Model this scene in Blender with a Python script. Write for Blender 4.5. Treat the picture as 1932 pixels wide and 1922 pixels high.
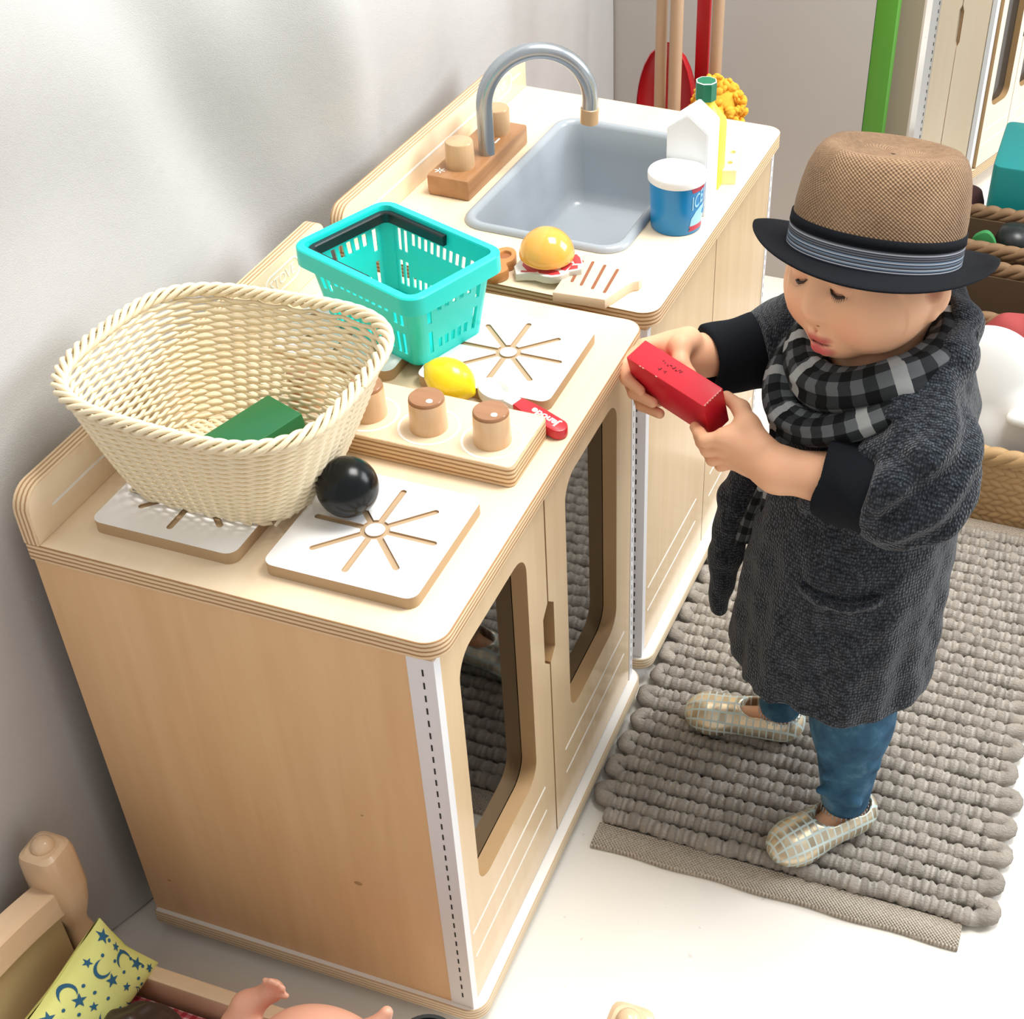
import bpy, bmesh, math, random
import numpy as np
from mathutils import Matrix, Vector
for _o in list(bpy.data.objects): bpy.data.objects.remove(_o)
SC = bpy.context.scene
COL = SC.collection
PI = math.pi

# ------------------------------------------------------------------ camera
cam_data = bpy.data.cameras.new('camera')
cam = bpy.data.objects.new('camera', cam_data); COL.objects.link(cam)
RX = Vector((0.9476727, 0.3190325, 0.0116060))
RY = Vector((0.2135066, -0.6063461, -0.7660022))
RZ = Vector((-0.2373423, 0.7283974, -0.6427331))
CAM = Vector((0.7653, -0.6872, 1.3339))
cam.matrix_world = Matrix(((RX[0], -RY[0], -RZ[0], CAM[0]), (RX[1], -RY[1], -RZ[1], CAM[1]),
                           (RX[2], -RY[2], -RZ[2], CAM[2]), (0, 0, 0, 1)))
cam_data.sensor_fit = 'HORIZONTAL'; cam_data.sensor_width = 36.0
cam_data.lens = 2658.7 * 36.0 / 1932.0
cam_data.shift_x = (966 - 1205.25) / 1932.0
cam_data.shift_y = (994.9 - 961) / 1932.0
cam_data.clip_start = 0.02; cam_data.clip_end = 60
SC.camera = cam

# ------------------------------------------------------------------ world, lights, exposure
W = bpy.data.worlds.new('world'); SC.world = W; W.use_nodes = True
W.node_tree.nodes['Background'].inputs[0].default_value = (1.0, 0.98, 0.95, 1)
W.node_tree.nodes['Background'].inputs[1].default_value = 0.40
def area(name, loc, target, sx, sy, power, color):
    l = bpy.data.lights.new(name, 'AREA'); l.shape = 'RECTANGLE'; l.size = sx; l.size_y = sy
    l.energy = power; l.color = color
    o = bpy.data.objects.new(name, l); COL.objects.link(o); o.location = loc
    o.rotation_euler = (Vector(target) - Vector(loc)).to_track_quat('-Z', 'Y').to_euler()
    return o
area('window_light', (2.7, 1.9, 1.9), (0.4, 0.4, 0.5), 1.4, 1.4, 47, (0.92, 0.96, 1.0))
area('ceiling_light', (1.0, 0.9, 2.75), (0.45, 0.5, 0.3), 1.0, 1.0, 52, (1.0, 0.97, 0.92))
SC.view_settings.view_transform = 'Standard'; SC.view_settings.look = 'None'
SC.view_settings.gamma = 1.0; SC.view_settings.use_curve_mapping = False
SC.view_settings.exposure = 0.52

# ------------------------------------------------------------------ object helpers
PM = {}                                  # world matrices of things (Empties)
def thing(name, label, cat, loc=(0, 0, 0), rotz=0.0, group=None):
    o = bpy.data.objects.new(name, None); COL.objects.link(o)
    o.empty_display_size = 0.05
    o.location = loc; o.rotation_euler = (0, 0, rotz)
    PM[o] = Matrix.Translation(Vector(loc)) @ Matrix.Rotation(rotz, 4, 'Z')
    tag(o, label, cat, group); return o
def tag(o, label=None, cat=None, group=None, kind=None):
    if label: o['label'] = label
    if cat: o['category'] = cat
    if group: o['group'] = group
    if kind: o['kind'] = kind
    return o
def root_of(o):
    while o.parent: o = o.parent
    return o

def frame_of(d):
    d = np.asarray(d, float); d = d / (np.linalg.norm(d) + 1e-12)
    a = np.array([0, 0, 1.0]) if abs(d[2]) < 0.9 else np.array([1.0, 0, 0])
    x = np.cross(a, d); x /= np.linalg.norm(x); return x, np.cross(d, x), d

def rrect(x0, x1, y0, y1, r, n=5):
    rs = r if isinstance(r, (list, tuple)) else (r, r, r, r)   # corners: (x0y0, x1y0, x1y1, x0y1)
    out = []
    for (cx, cy, a0, rr) in ((x0, y0, PI, rs[0]), (x1, y0, 1.5 * PI, rs[1]), (x1, y1, 0, rs[2]), (x0, y1, .5 * PI, rs[3])):
        sx = 1 if cx == x0 else -1; sy = 1 if cy == y0 else -1
        if rr <= 1e-6: out.append((cx, cy)); continue
        for i in range(n + 1):
            a = a0 + i * PI / 2 / n
            out.append((cx + sx * rr + rr * math.cos(a), cy + sy * rr + rr * math.sin(a)))
    return out
def circ(cx, cy, r, n=32, a0=0.0):
    return [(cx + r * math.cos(a0 + 2 * PI * i / n), cy + r * math.sin(a0 + 2 * PI * i / n)) for i in range(n)]

class MB:
    """collects shapes into one mesh; each shape carries a material index"""
    def __init__(s): s.v = []; s.f = []; s.m = []; s.n = 0
    def add(s, verts, faces, mi=0):
        s.v.append(np.asarray(verts, float).reshape(-1, 3)); b = s.n
        s.f += [[i + b for i in f] for f in faces]; s.m += [mi] * len(faces); s.n += len(s.v[-1]); return s
    def bm(s, bm, mi=0, matrix=None):
        if matrix is not None: bmesh.ops.transform(bm, matrix=matrix, verts=bm.verts)
        bm.verts.index_update()
        s.add([v.co[:] for v in bm.verts], [[v.index for v in f.verts] for f in bm.faces], mi); bm.free(); return s
    def box(s, x0, x1, y0, y1, z0, z1, mi=0, bev=0.0, mp=None):
        if bev > 0: return s.slab(rrect(x0, x1, y0, y1, bev, 2), z0, z1, mi, bev=bev, mp=mp)
        v = [(x, y, z) for x in (x0, x1) for y in (y0, y1) for z in (z0, z1)]
        if mp: v = [mp(*p) for p in v]
        return s.add(v, [(0, 1, 3, 2), (4, 6, 7, 5), (0, 4, 5, 1), (2, 3, 7, 6), (0, 2, 6, 4), (1, 5, 7, 3)], mi)
    def slab(s, out, z0, z1, mi=0, mi_side=None, bev=0.0, mp=None, holes=(), nb=2):
        """outline (CCW) extruded along w with softened rims; holes are outlines too"""
        if mi_side is None: mi_side = mi
        loops = [(list(out), 1)] + [(list(h), -1) for h in holes]
        V = []; F = []; M = []
        tops = []; bots = []
        for lp, sg in loops:
            L = np.array(lp, float)
            if sum(L[i][0] * L[(i + 1) % len(L)][1] - L[(i + 1) % len(L)][0] * L[i][1] for i in range(len(L))) < 0: L = L[::-1]
            e = np.roll(L, -1, 0) - L; e /= (np.linalg.norm(e, axis=1)[:, None] + 1e-12)
            nrm = np.stack([e[:, 1], -e[:, 0]], 1); nv = nrm + np.roll(nrm, 1, 0)
            nv /= np.maximum((nv * np.roll(nrm, 1, 0)).sum(1), .3)[:, None]
            prof = []
            if bev > 0:
                for k in range(nb + 1):
                    a = k * PI / 2 / nb; prof.append((bev * (1 - math.sin(a)), z0 + bev * (1 - math.cos(a))))
                for k in range(nb + 1):
                    a = k * PI / 2 / nb; prof.append((bev * (1 - math.cos(a)), z1 - bev * (1 - math.sin(a))))
            else: prof = [(0, z0), (0, z1)]
            n = len(L); base = len(V)
            for (ins, z) in prof:
                Q = L - nv * ins * sg
                V += [(q[0], q[1], z) for q in Q]
            for k in range(len(prof) - 1):
                for i in range(n):
                    a = base + k * n + i; b = base + k * n + (i + 1) % n
                    q = (a, b, b + n, a + n)
                    F.append(q if sg > 0 else q[::-1]); M.append(mi_side if (prof[k][0] + prof[k + 1][0]) < bev * .9 or bev == 0 else mi_side)
            bots.append(list(range(base, base + n))); tops.append(list(range(base + (len(prof) - 1) * n, base + len(prof) * n)))
        if not holes:
            F.append(tuple(tops[0])); M.append(mi); F.append(tuple(bots[0][::-1])); M.append(mi)
        else:
            for rings, up in ((tops, 1), (bots, -1)):
                b = bmesh.new(); vm = {}; ed = []
                for rg in rings:
                    vs = [b.verts.new(V[i]) for i in rg]
                    for i, q in zip(rg, vs): vm[q] = i
                    ed += [b.edges.new((vs[i], vs[(i + 1) % len(vs)])) for i in range(len(vs))]
                bmesh.ops.triangle_fill(b, use_beauty=True, use_dissolve=False, edges=ed, normal=(0, 0, 1))
                for f in b.faces:
                    ids = [vm[q] for q in f.verts]
                    f.normal_update()
                    if f.normal.z * up < 0: ids = ids[::-1]
                    F.append(tuple(ids)); M.append(mi)
                b.free()
        if mp: V = [mp(*p) for p in V]
        b0 = s.n; s.v.append(np.array(V, float)); s.n += len(V)
        s.f += [[i + b0 for i in f] for f in F]; s.m += M; return s
    def tube(s, path, r, seg=8, closed=False, mi=0, caps=True, flat=1.0, twist=0.0, up=None):
        P = np.asarray(path, float); n = len(P); r = np.broadcast_to(np.asarray(r, float), (n,))
        if closed: T = np.roll(P, -1, 0) - np.roll(P, 1, 0)
        else: T = np.gradient(P, axis=0)
        T /= np.linalg.norm(T, axis=1)[:, None] + 1e-12
        X = np.zeros_like(P); x, _, _ = frame_of(T[0])
        if up is not None: x = np.cross(up, T[0])
        for i in range(n):
            if up is not None:
                x = np.cross(up, T[i])
            x = x - T[i] * (x @ T[i]); x /= np.linalg.norm(x) + 1e-12; X[i] = x
        Y = np.cross(T, X)
        a = np.arange(seg) * 2 * PI / seg
        V = (P[:, None, :] + r[:, None, None] * (np.cos(a)[None, :, None] * X[:, None, :] + flat * np.sin(a)[None, :, None] * Y[:, None, :])).reshape(-1, 3)
        F = []; m = n if closed else n - 1
        for i in range(m):
            j = (i + 1) % n
            for k in range(seg):
                l = (k + 1) % seg
                F.append((i * seg + k, i * seg + l, j * seg + l, j * seg + k))
        if caps and not closed:
            F.append(tuple(range(seg))[::-1]); F.append(tuple((n - 1) * seg + k for k in range(seg)))
        return s.add(V, F, mi)
    def lathe(s, prof, c=(0, 0, 0), seg=40, mi=0, axis=None, mis=None, sx=1.0, sy=1.0):
        """profile [(r,z)...] turned about the axis through c"""
        x, y, d = (np.array([1., 0, 0]), np.array([0, 1., 0]), np.array([0, 0, 1.])) if axis is None else frame_of(axis)
        c = np.asarray(c, float); V = []; F = []; M = []
        a = np.arange(seg) * 2 * PI / seg
        for (r, z) in prof:
            V.append(c + d * z + r * (sx * np.cos(a)[:, None] * x + sy * np.sin(a)[:, None] * y))
        V = np.concatenate(V); n = len(prof)
        for i in range(n - 1):
            for k in range(seg):
                l = (k + 1) % seg
                F.append((i * seg + k, i * seg + l, (i + 1) * seg + l, (i + 1) * seg + k)); M.append(mis[i] if mis else mi)
        F.append(tuple(range(seg))[::-1]); M.append(mis[0] if mis else mi)
        F.append(tuple((n - 1) * seg + k for k in range(seg))); M.append(mis[-1] if mis else mi)
        b0 = s.n; s.v.append(V); s.n += len(V); s.f += [[i + b0 for i in f] for f in F]; s.m += M; return s
    def text(s, body, size, mp, mi=0, extrude=0.0003, align='CENTER', shear=0.0, bold=0.0):
        cu = bpy.data.curves.new('txt', 'FONT'); cu.body = body; cu.size = size; cu.extrude = extrude
        cu.align_x = align; cu.align_y = 'CENTER'; cu.shear = shear; cu.offset = bold; cu.resolution_u = 4
        ob = bpy.data.objects.new('txt', cu); COL.objects.link(ob)
        dg = bpy.context.evaluated_depsgraph_get(); me = bpy.data.meshes.new_from_object(ob.evaluated_get(dg))
        s.add([mp(*v.co) for v in me.vertices], [list(p.vertices) for p in me.polygons], mi)
        bpy.data.objects.remove(ob); bpy.data.curves.remove(cu); bpy.data.meshes.remove(me); return s
    def grid(s, P, mi=0, closed_u=False, closed_v=False):
        P = np.asarray(P, float); a, b = P.shape[:2]; F = []
        for i in range(a if closed_u else a - 1):
            for j in range(b if closed_v else b - 1):
                i2 = (i + 1) % a; j2 = (j + 1) % b
                F.append((i * b + j, i * b + j2, i2 * b + j2, i2 * b + j))
        return s.add(P.reshape(-1, 3), F, mi)
    def build(s, name, mats, parent=None, smooth=35, local=False, fix=True):
        V = np.concatenate(s.v) if s.v else np.zeros((0, 3))
        if parent is not None and not local:
            Mi = np.array(PM[root_of(parent)].inverted()); V = V @ Mi[:3, :3].T + Mi[:3, 3]
        me = bpy.data.meshes.new(name); me.from_pydata(V.tolist(), [], s.f)
        mats = mats if isinstance(mats, (list, tuple)) else [mats]
        for m in mats: me.materials.append(m)
        me.polygons.foreach_set('material_index', s.m)
        if fix:
            b = bmesh.new(); b.from_mesh(me); bmesh.ops.recalc_face_normals(b, faces=b.faces); b.to_mesh(me); b.free()
        if smooth:
            me.polygons.foreach_set('use_smooth', [True] * len(me.polygons))
            if smooth < 180: me.set_sharp_from_angle(angle=math.radians(smooth))
        me.update()
        o = bpy.data.objects.new(name, me); COL.objects.link(o)
        if parent is not None: o.parent = parent
        return o
def attr(o, name, data, color=False):
    a = o.data.attributes.new(name, 'FLOAT_COLOR' if color else 'FLOAT_VECTOR', 'POINT')
    d = np.asarray(data, np.float32)
    if color: d = np.concatenate([d, np.ones((len(d), 1), np.float32)], 1); a.data.foreach_set('color', d.ravel())
    else: a.data.foreach_set('vector', d.ravel())

# ------------------------------------------------------------------ signed-distance sculpting
class SDF:
    def __init__(s, lo, hi, h):
        s.o = np.array(lo, float); s.h = h
        s.n = np.ceil((np.array(hi, float) - s.o) / h).astype(int) + 1
        s.f = np.full(s.n, 0.05, np.float32)
    def sub(s, lo, hi, m):
        a = np.clip(np.floor((np.array(lo) - m - s.o) / s.h).astype(int), 0, s.n)
        b = np.clip(np.ceil((np.array(hi) + m - s.o) / s.h).astype(int) + 1, 0, s.n)
        sl = tuple(slice(i, j) for i, j in zip(a, b))
        g = [(s.o[k] + s.h * np.arange(a[k], b[k])).astype(np.float32).reshape([-1 if q == k else 1 for q in range(3)]) for k in range(3)]
        return sl, g
    def put(s, sl, d, k, op):
        f = s.f[sl]
        if f.size == 0: return s
        if op == 'add':
            if k > 0: hh = np.maximum(k - np.abs(f - d), 0) / k; s.f[sl] = np.minimum(f, d) - hh * hh * k * .25
            else: s.f[sl] = np.minimum(f, d)
        else:
            d = -d
            if k > 0: hh = np.maximum(k - np.abs(f - d), 0) / k; s.f[sl] = np.maximum(f, d) + hh * hh * k * .25
            else: s.f[sl] = np.maximum(f, d)
        return s
    def cap(s, a, b, ra, rb=None, k=0.01, op='add', fl=None):
        rb = ra if rb is None else rb; a = np.array(a, float); b = np.array(b, float); R = max(ra, rb)
        sl, (X, Y, Z) = s.sub(np.minimum(a, b) - R, np.maximum(a, b) + R, k + 3 * s.h)
        ba = b - a; L = ba @ ba + 1e-12
        t = np.clip(((X - a[0]) * ba[0] + (Y - a[1]) * ba[1] + (Z - a[2]) * ba[2]) / L, 0, 1)
        d = np.sqrt((X - a[0] - t * ba[0]) ** 2 + (Y - a[1] - t * ba[1]) ** 2 + (Z - a[2] - t * ba[2]) ** 2) - (ra + (rb - ra) * t)
        return s.put(sl, d, k, op)
    def chain(s, pts, rs, k=0.006, op='add'):
        for i in range(len(pts) - 1): s.cap(pts[i], pts[i + 1], rs[i], rs[i + 1], k, op)
        return s
    def ell(s, c, r, k=0.01, M=None, op='add'):
        c = np.array(c, float); r = np.broadcast_to(np.array(r, float), (3,)); R = r.max()
        sl, (X, Y, Z) = s.sub(c - R, c + R, k + 3 * s.h)
        X = X - c[0]; Y = Y - c[1]; Z = Z - c[2]
        if M is not None:
            M = np.array(M, float); X, Y, Z = (M[0, i] * X + M[1, i] * Y + M[2, i] * Z for i in range(3))
        k0 = np.sqrt((X / r[0]) ** 2 + (Y / r[1]) ** 2 + (Z / r[2]) ** 2); k1 = np.sqrt((X / r[0] ** 2) ** 2 + (Y / r[1] ** 2) ** 2 + (Z / r[2] ** 2) ** 2) + 1e-9
        return s.put(sl, k0 * (k0 - 1) / k1, k, op)
    def box(s, c, hf, rad=0.0, k=0.0, M=None, op='add'):
        c = np.array(c, float); hf = np.array(hf, float); R = np.linalg.norm(hf)
        sl, (X, Y, Z) = s.sub(c - R, c + R, k + 3 * s.h)
        X = X - c[0]; Y = Y - c[1]; Z = Z - c[2]
        if M is not None:
            M = np.array(M, float); X, Y, Z = (M[0, i] * X + M[1, i] * Y + M[2, i] * Z for i in range(3))
        q = [np.abs(A) - (hf[i] - rad) for i, A in enumerate((X, Y, Z))]
        d = np.sqrt(sum(np.maximum(A, 0) ** 2 for A in q)) + np.minimum(np.maximum(np.maximum(q[0], q[1]), q[2]), 0) - rad
        return s.put(sl, d, k, op)
    def warp(s, fn):
        sl, (X, Y, Z) = s.sub(s.o, s.o + s.h * s.n, 0); s.f[sl] = fn(X, Y, Z, s.f[sl]); return s
    def mesh(s, smooth=1):
        f = s.f; ins = f < 0; N = np.array(f.shape)
        c = np.zeros(N - 1, np.int8)
        for i in (0, 1):
            for j in (0, 1):
                for k in (0, 1): c += ins[i:N[0] - 1 + i, j:N[1] - 1 + j, k:N[2] - 1 + k]
        act = np.argwhere((c > 0) & (c < 8)); idx = -np.ones(N - 1, np.int32); idx[tuple(act.T)] = np.arange(len(act))
        P = np.zeros((len(act), 3)); cnt = np.zeros(len(act))
        cs = [(i, j, k) for i in (0, 1) for j in (0, 1) for k in (0, 1)]
        val = {q: f[tuple((act + q).T)] for q in cs}
        for a in cs:
            for ax in range(3):
                if a[ax] == 0:
                    b = list(a); b[ax] = 1; b = tuple(b); va, vb = val[a], val[b]
                    m = (va < 0) != (vb < 0); t = va[m] / (va[m] - vb[m])
                    p = np.repeat(np.array([a], float), m.sum(), 0); p[:, ax] = t
                    P[m] += p; cnt[m] += 1
        P = (act + P / np.maximum(cnt, 1)[:, None]) * s.h + s.o
        Q = []
        for ax in range(3):
            u, v = [(1, 2), (2, 0), (0, 1)][ax]
            A = [slice(None)] * 3; Bs = [slice(None)] * 3
            A[ax] = slice(0, N[ax] - 1); Bs[ax] = slice(1, N[ax])
            x = ins[tuple(A)] != ins[tuple(Bs)]
            e = np.argwhere(x); ok = (e[:, u] > 0) & (e[:, v] > 0) & (e[:, u] < N[u] - 1) & (e[:, v] < N[v] - 1); e = e[ok]
            du = np.zeros(3, int); du[u] = 1; dv = np.zeros(3, int); dv[v] = 1
            q = np.stack([idx[tuple((e - du - dv).T)], idx[tuple((e - dv).T)], idx[tuple(e.T)], idx[tuple((e - du).T)]], 1)
            fl = ~ins[tuple(e.T)]; q[fl] = q[fl][:, ::-1]; Q.append(q)
        Q = np.concatenate(Q)
        E = np.concatenate([Q[:, [0, 1]], Q[:, [1, 2]], Q[:, [2, 3]], Q[:, [3, 0]]])
        for _ in range(smooth):
            S = np.zeros_like(P); n = np.zeros(len(P))
            for k in range(3):
                S[:, k] = np.bincount(E[:, 0], P[E[:, 1], k], len(P)) + np.bincount(E[:, 1], P[E[:, 0], k], len(P))
            n = np.bincount(E[:, 0], minlength=len(P)) + np.bincount(E[:, 1], minlength=len(P))
            P = P * .5 + .5 * S / np.maximum(n, 1)[:, None]
        return P, Q
    def build(s, name, mats, parent=None, smooth=1, one=False):
        P, Q = s.mesh(smooth)
        if one:                                                  # keep the largest connected piece only
            lab = np.arange(len(P))
            while True:
                m = lab[Q].min(1); new = lab.copy()
                for k in range(4): np.minimum.at(new, Q[:, k], m)
                new = new[new]
                if (new == lab).all(): break
                lab = new
            big = np.bincount(lab).argmax(); keep = lab == big; rem = np.cumsum(keep) - 1; Q = rem[Q[keep[Q[:, 0]]]]; P = P[keep]
        b = MB(); b.add(P, Q.tolist())
        o = b.build(name, mats, parent, smooth=180, fix=False); o.data.validate(); return o, P

# ------------------------------------------------------------------ material helpers
class NT:
    def __init__(s, name):
        s.m = bpy.data.materials.new(name); s.m.use_nodes = True; s.t = s.m.node_tree; s.b = s.t.nodes['Principled BSDF']
    def n(s, kind, ins=None, **props):
        q = s.t.nodes.new('ShaderNode' + kind)
        for k, v in props.items(): setattr(q, k, v)
        for k, v in (ins or {}).items(): s.set(q.inputs[k], v)
        return q
    def set(s, sock, v):
        if hasattr(v, 'bl_rna') and isinstance(v, bpy.types.NodeSocket): s.t.links.new(v, sock)
        elif isinstance(v, (tuple, list)) and len(v) == 3 and sock.type == 'RGBA': sock.default_value = (*v, 1)
        else: sock.default_value = v
    def coord(s, which='Object', scale=(1, 1, 1), rot=(0, 0, 0), loc=(0, 0, 0), src=None):
        c = src if src is not None else s.n('TexCoord').outputs[which]
        return s.n('Mapping', {'Vector': c, 'Scale': scale, 'Rotation': rot, 'Location': loc}).outputs[0]
    def noise(s, vec, scale=5, detail=3, rough=.5, dist=0.0):
        return s.n('TexNoise', {'Vector': vec, 'Scale': scale, 'Detail': detail, 'Roughness': rough, 'Distortion': dist}).outputs['Fac']
    def ramp(s, fac, stops, interp='LINEAR'):
        r = s.n('ValToRGB', {'Fac': fac}); e = r.color_ramp; e.interpolation = interp
        while len(e.elements) < len(stops): e.elements.new(0.5)
        for el, (p, c) in zip(e.elements, stops): el.position = p; el.color = (*c, 1)
        return r.outputs[0]
    def math(s, op, a, b=0.0, c=0.0):
        q = s.n('Math', operation=op); s.set(q.inputs[0], a); s.set(q.inputs[1], b)
        if op in ('MULTIPLY_ADD', 'WRAP', 'COMPARE'): s.set(q.inputs[2], c)
        return q.outputs[0]
    def mix(s, fac, a, b, mode='MIX'):
        q = s.n('Mix', data_type='RGBA', blend_type=mode); s.set(q.inputs[0], fac); s.set(q.inputs[6], a); s.set(q.inputs[7], b); return q.outputs[2]
    def sep(s, vec): return s.n('SeparateXYZ', {0: vec}).outputs
    def at(s, name): return s.n('Attribute', attribute_name=name)
    def bump(s, height, strength=.3, dist=.001):
        s.set(s.b.inputs['Normal'], s.n('Bump', {'Height': height, 'Strength': strength, 'Distance': dist}).outputs[0])
    def fin(s, color=None, rough=None, metal=None, spec=None, **kw):
        for k, v in (('Base Color', color), ('Roughness', rough), ('Metallic', metal), ('Specular IOR Level', spec)):
            if v is not None: s.set(s.b.inputs[k], v)
        for k, v in kw.items(): s.set(s.b.inputs[k.replace('_', ' ')], v)
        return s.m
def srgb(r, g, b):
    return tuple((c / 12.92 if c <= .04045 else ((c + .055) / 1.055) ** 2.4) for c in (r / 255, g / 255, b / 255))
def plain(name, col, rough=.5, metal=0.0, spec=.5, var=.0, bump=0.0, bscale=400, **kw):
    t = NT(name); c = col
    v = t.coord()
    if var: c = t.mix(t.noise(v, 9, 4), tuple(x * (1 - var) for x in col), tuple(min(1, x * (1 + var)) for x in col))
    if bump: t.bump(t.noise(v, bscale, 2), bump, .0008)
    return t.fin(c, rough, metal, spec, **kw)
def wood(name, c1, c2, axis='Z', rough=.35, scale=1.0, spec=.4, coat=0.0):
    t = NT(name); sc = {'X': (1.5, 22, 22), 'Y': (22, 1.5, 22), 'Z': (22, 22, 1.5)}[axis]
    v = t.coord(scale=tuple(q * scale for q in sc))
    g = t.noise(v, 2.2, 5, .55, .6); g2 = t.noise(t.coord(scale=tuple(q * scale * .25 for q in sc)), 2.0, 3, .5, .4)
    f = t.math('ADD', t.math('MULTIPLY', g, .55), t.math('MULTIPLY', g2, .45))
    fine = t.noise(t.coord(scale=tuple(q * scale * 4 for q in sc)), 4, 2)
    col = t.ramp(f, [(.32, c2), (.62, c1)])
    col = t.mix(t.math('MULTIPLY', fine, .18), col, c2)
    if coat: t.b.inputs['Coat Weight'].default_value = coat; t.b.inputs['Coat Roughness'].default_value = .12
    return t.fin(col, rough, spec=spec)
def ply(name, axis, pitch, light, dark):
    t = NT(name); c = t.sep(t.n('TexCoord').outputs['Object'])[{'X': 0, 'Y': 1, 'Z': 2}[axis]]
    w = t.math('FRACT', t.math('DIVIDE', c, pitch)); n = t.noise(t.coord(scale=(30, 30, 30)), 3, 3)
    w = t.math('ADD', w, t.math('MULTIPLY', t.math('SUBTRACT', n, .5), .22))
    col = t.ramp(w, [(0.0, light), (.42, light), (.55, dark), (.82, dark), (.95, light)])
    return t.fin(col, .55, spec=.3)
# ------------------------------------------------------------------ materials
M = {}
M['birch'] = wood('birch_veneer', (.82, .55, .30), (.72, .45, .225), 'Z', .32, 1.0)  # side panels tinted orange; warm bounced light is put into the colour
M['birch_y'] = wood('birch_veneer_long', (.90, .75, .55), (.85, .67, .46), 'Y', .30, .8)
M['birch_front'] = wood('birch_door', (.80, .61, .39), (.71, .51, .30), 'Z', .25, .8, coat=.35)
M['dark_birch'] = plain('routed_birch_edge', (.42, .26, .12), .55, var=.15)
M['ply_z'] = ply('ply_edge', 'Z', .0046, (.80, .60, .38), (.40, .22, .10))
M['ply_base'] = ply('ply_edge_base', 'Z', .0046, (.82, .70, .52), (.58, .42, .26))
M['ply_x'] = ply('ply_edge_upright', 'X', .0042, (.82, .62, .40), (.46, .27, .13))
M['laminate'] = plain('white_laminate', (.86, .85, .82), .35)
M['white_metal'] = plain('white_metal', (.80, .80, .82), .35)
M['slot'] = plain('slot_shadow_gap', (.02, .018, .016), .8)
M['engraved'] = plain('white_engraving', (.90, .88, .84), .5)
M['maple'] = wood('maple_knob', (.80, .55, .33), (.68, .43, .23), 'Z', .28, 1.6, coat=.3)
M['maple_dark'] = wood('tap_maple', (.62, .41, .23), (.50, .31, .16), 'Z', .28, 1.6, coat=.3); M['birch_lifted'] = wood('shade_lifted_birch', (.92, .80, .63), (.86, .72, .53), 'Z', .35, .8)  # birch copy with brightness added to its colour, offsetting shade on the cupboard
M['end_grain'] = wood('knob_end_grain', (.40, .20, .10), (.30, .14, .06), 'X', .25, 2.0, coat=.3)
M['walnut'] = wood('brown_wood', (.46, .24, .11), (.34, .16, .065), 'Y', .3, 1.2, coat=.25)
M['grey_plastic'] = plain('grey_plastic', (.36, .40, .44), .27, bump=.08, bscale=900)
M['silver'] = plain('silver_paint', (.42, .46, .50), .26, .75)
M['mdf'] = plain('mdf_edge', (.50, .34, .19), .6, var=.1)
M['groove'] = plain('burner_groove', (.50, .36, .22), .6)
M['white_board'] = plain('white_board', (.90, .90, .90), .22)
M['foot'] = plain('dark_foot', (.05, .045, .04), .6)
def pane_mat():
    t = NT('acrylic_pane'); nt = t.t
    tr = t.n('BsdfTransparent', {0: (.42, .37, .33)}); gl = t.n('BsdfGlossy', {0: (1, 1, 1), 'Roughness': .03})
    fr = t.n('Fresnel', {'IOR': 2.0}); mx = t.n('MixShader', {0: fr.outputs[0], 1: tr.outputs[0], 2: gl.outputs[0]})
    nt.links.new(mx.outputs[0], nt.nodes['Material Output'].inputs[0]); return t.m
M['pane'] = pane_mat()
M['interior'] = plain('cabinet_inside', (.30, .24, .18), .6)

# ------------------------------------------------------------------ the setting
def floor_mat():
    t = NT('polished_cream_floor'); v = t.coord()
    c = t.mix(t.noise(v, 2.5, 4), (.84, .805, .735), (.88, .855, .80)); d = t.noise(v, 60, 2)
    c = t.mix(t.math('MULTIPLY', t.math('LESS_THAN', d, .27), .5), c, (.6, .57, .52))
    return t.fin(c, .17, spec=.5)
def canvas_mat():
    t = NT('cotton_canvas'); v = t.coord()
    c = t.mix(t.noise(v, 3, 5, .6), (.49, .485, .48), (.565, .56, .555))
    st = t.math('GREATER_THAN', t.noise(v, 14, 3), .74); c = t.mix(t.math('MULTIPLY', st, .12), c, (.5, .48, .46))
    t.bump(t.math('ADD', t.noise(v, 900, 2), t.math('MULTIPLY', t.noise(v, 25, 3), 2.0)), .25, .002)
    return t.fin(c, .85, spec=.2)
f = MB(); f.box(-.6, 3.2, -1.6, 3.4, -.05, 0); tag(f.build('floor', floor_mat()), kind='structure')
w = MB(); w.box(-.16, -.10, -1.6, 1.60, 0, 2.4); tag(w.build('wall_left', plain('painted_plaster', (.62, .60, .57), .8, bump=.1, bscale=200)), kind='structure')
w = MB(); w.box(-.10, .4090, 1.60, 1.64, 0, 2.4); tag(w.build('wall_far', plain('grey_partition', (.47, .455, .43), .75, var=.03)), kind='structure')

# canvas drop cloth hanging along the left wall
ys = np.linspace(-1.2, 1.595, 270); zs = np.linspace(.003, 2.2, 120)
Yg, Zg = np.meshgrid(ys, zs, indexing='ij')
fold = .010 * np.sin(Yg * 9 + 1.3 * np.sin(Zg * 2.1)) + .006 * np.sin(Yg * 23 + 2 * np.sin(Zg * 3.0 + 1)) * np.clip(Zg, 0, 1)
fold += .012 * np.exp(-((Yg - .62 + .35 * (Zg - .8)) / .06) ** 2) - .014 * np.exp(-((Yg - .35 + .5 * (Zg - .9)) / .07) ** 2) + .008 * np.sin(Zg * 14 + Yg * 5) * np.exp(-((Zg - .85) / .3) ** 2)
hemc = np.clip((.10 - Zg) / .10, 0, 1)
Xg = -.044 + 1.35 * fold * np.clip(.35 + Zg, .3, 1.2) + .012 * hemc * np.sin(Yg * 31)
inn = np.clip((Yg + .02) / .04, 0, 1) * np.clip((1.06 - Yg) / .04, 0, 1)
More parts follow.
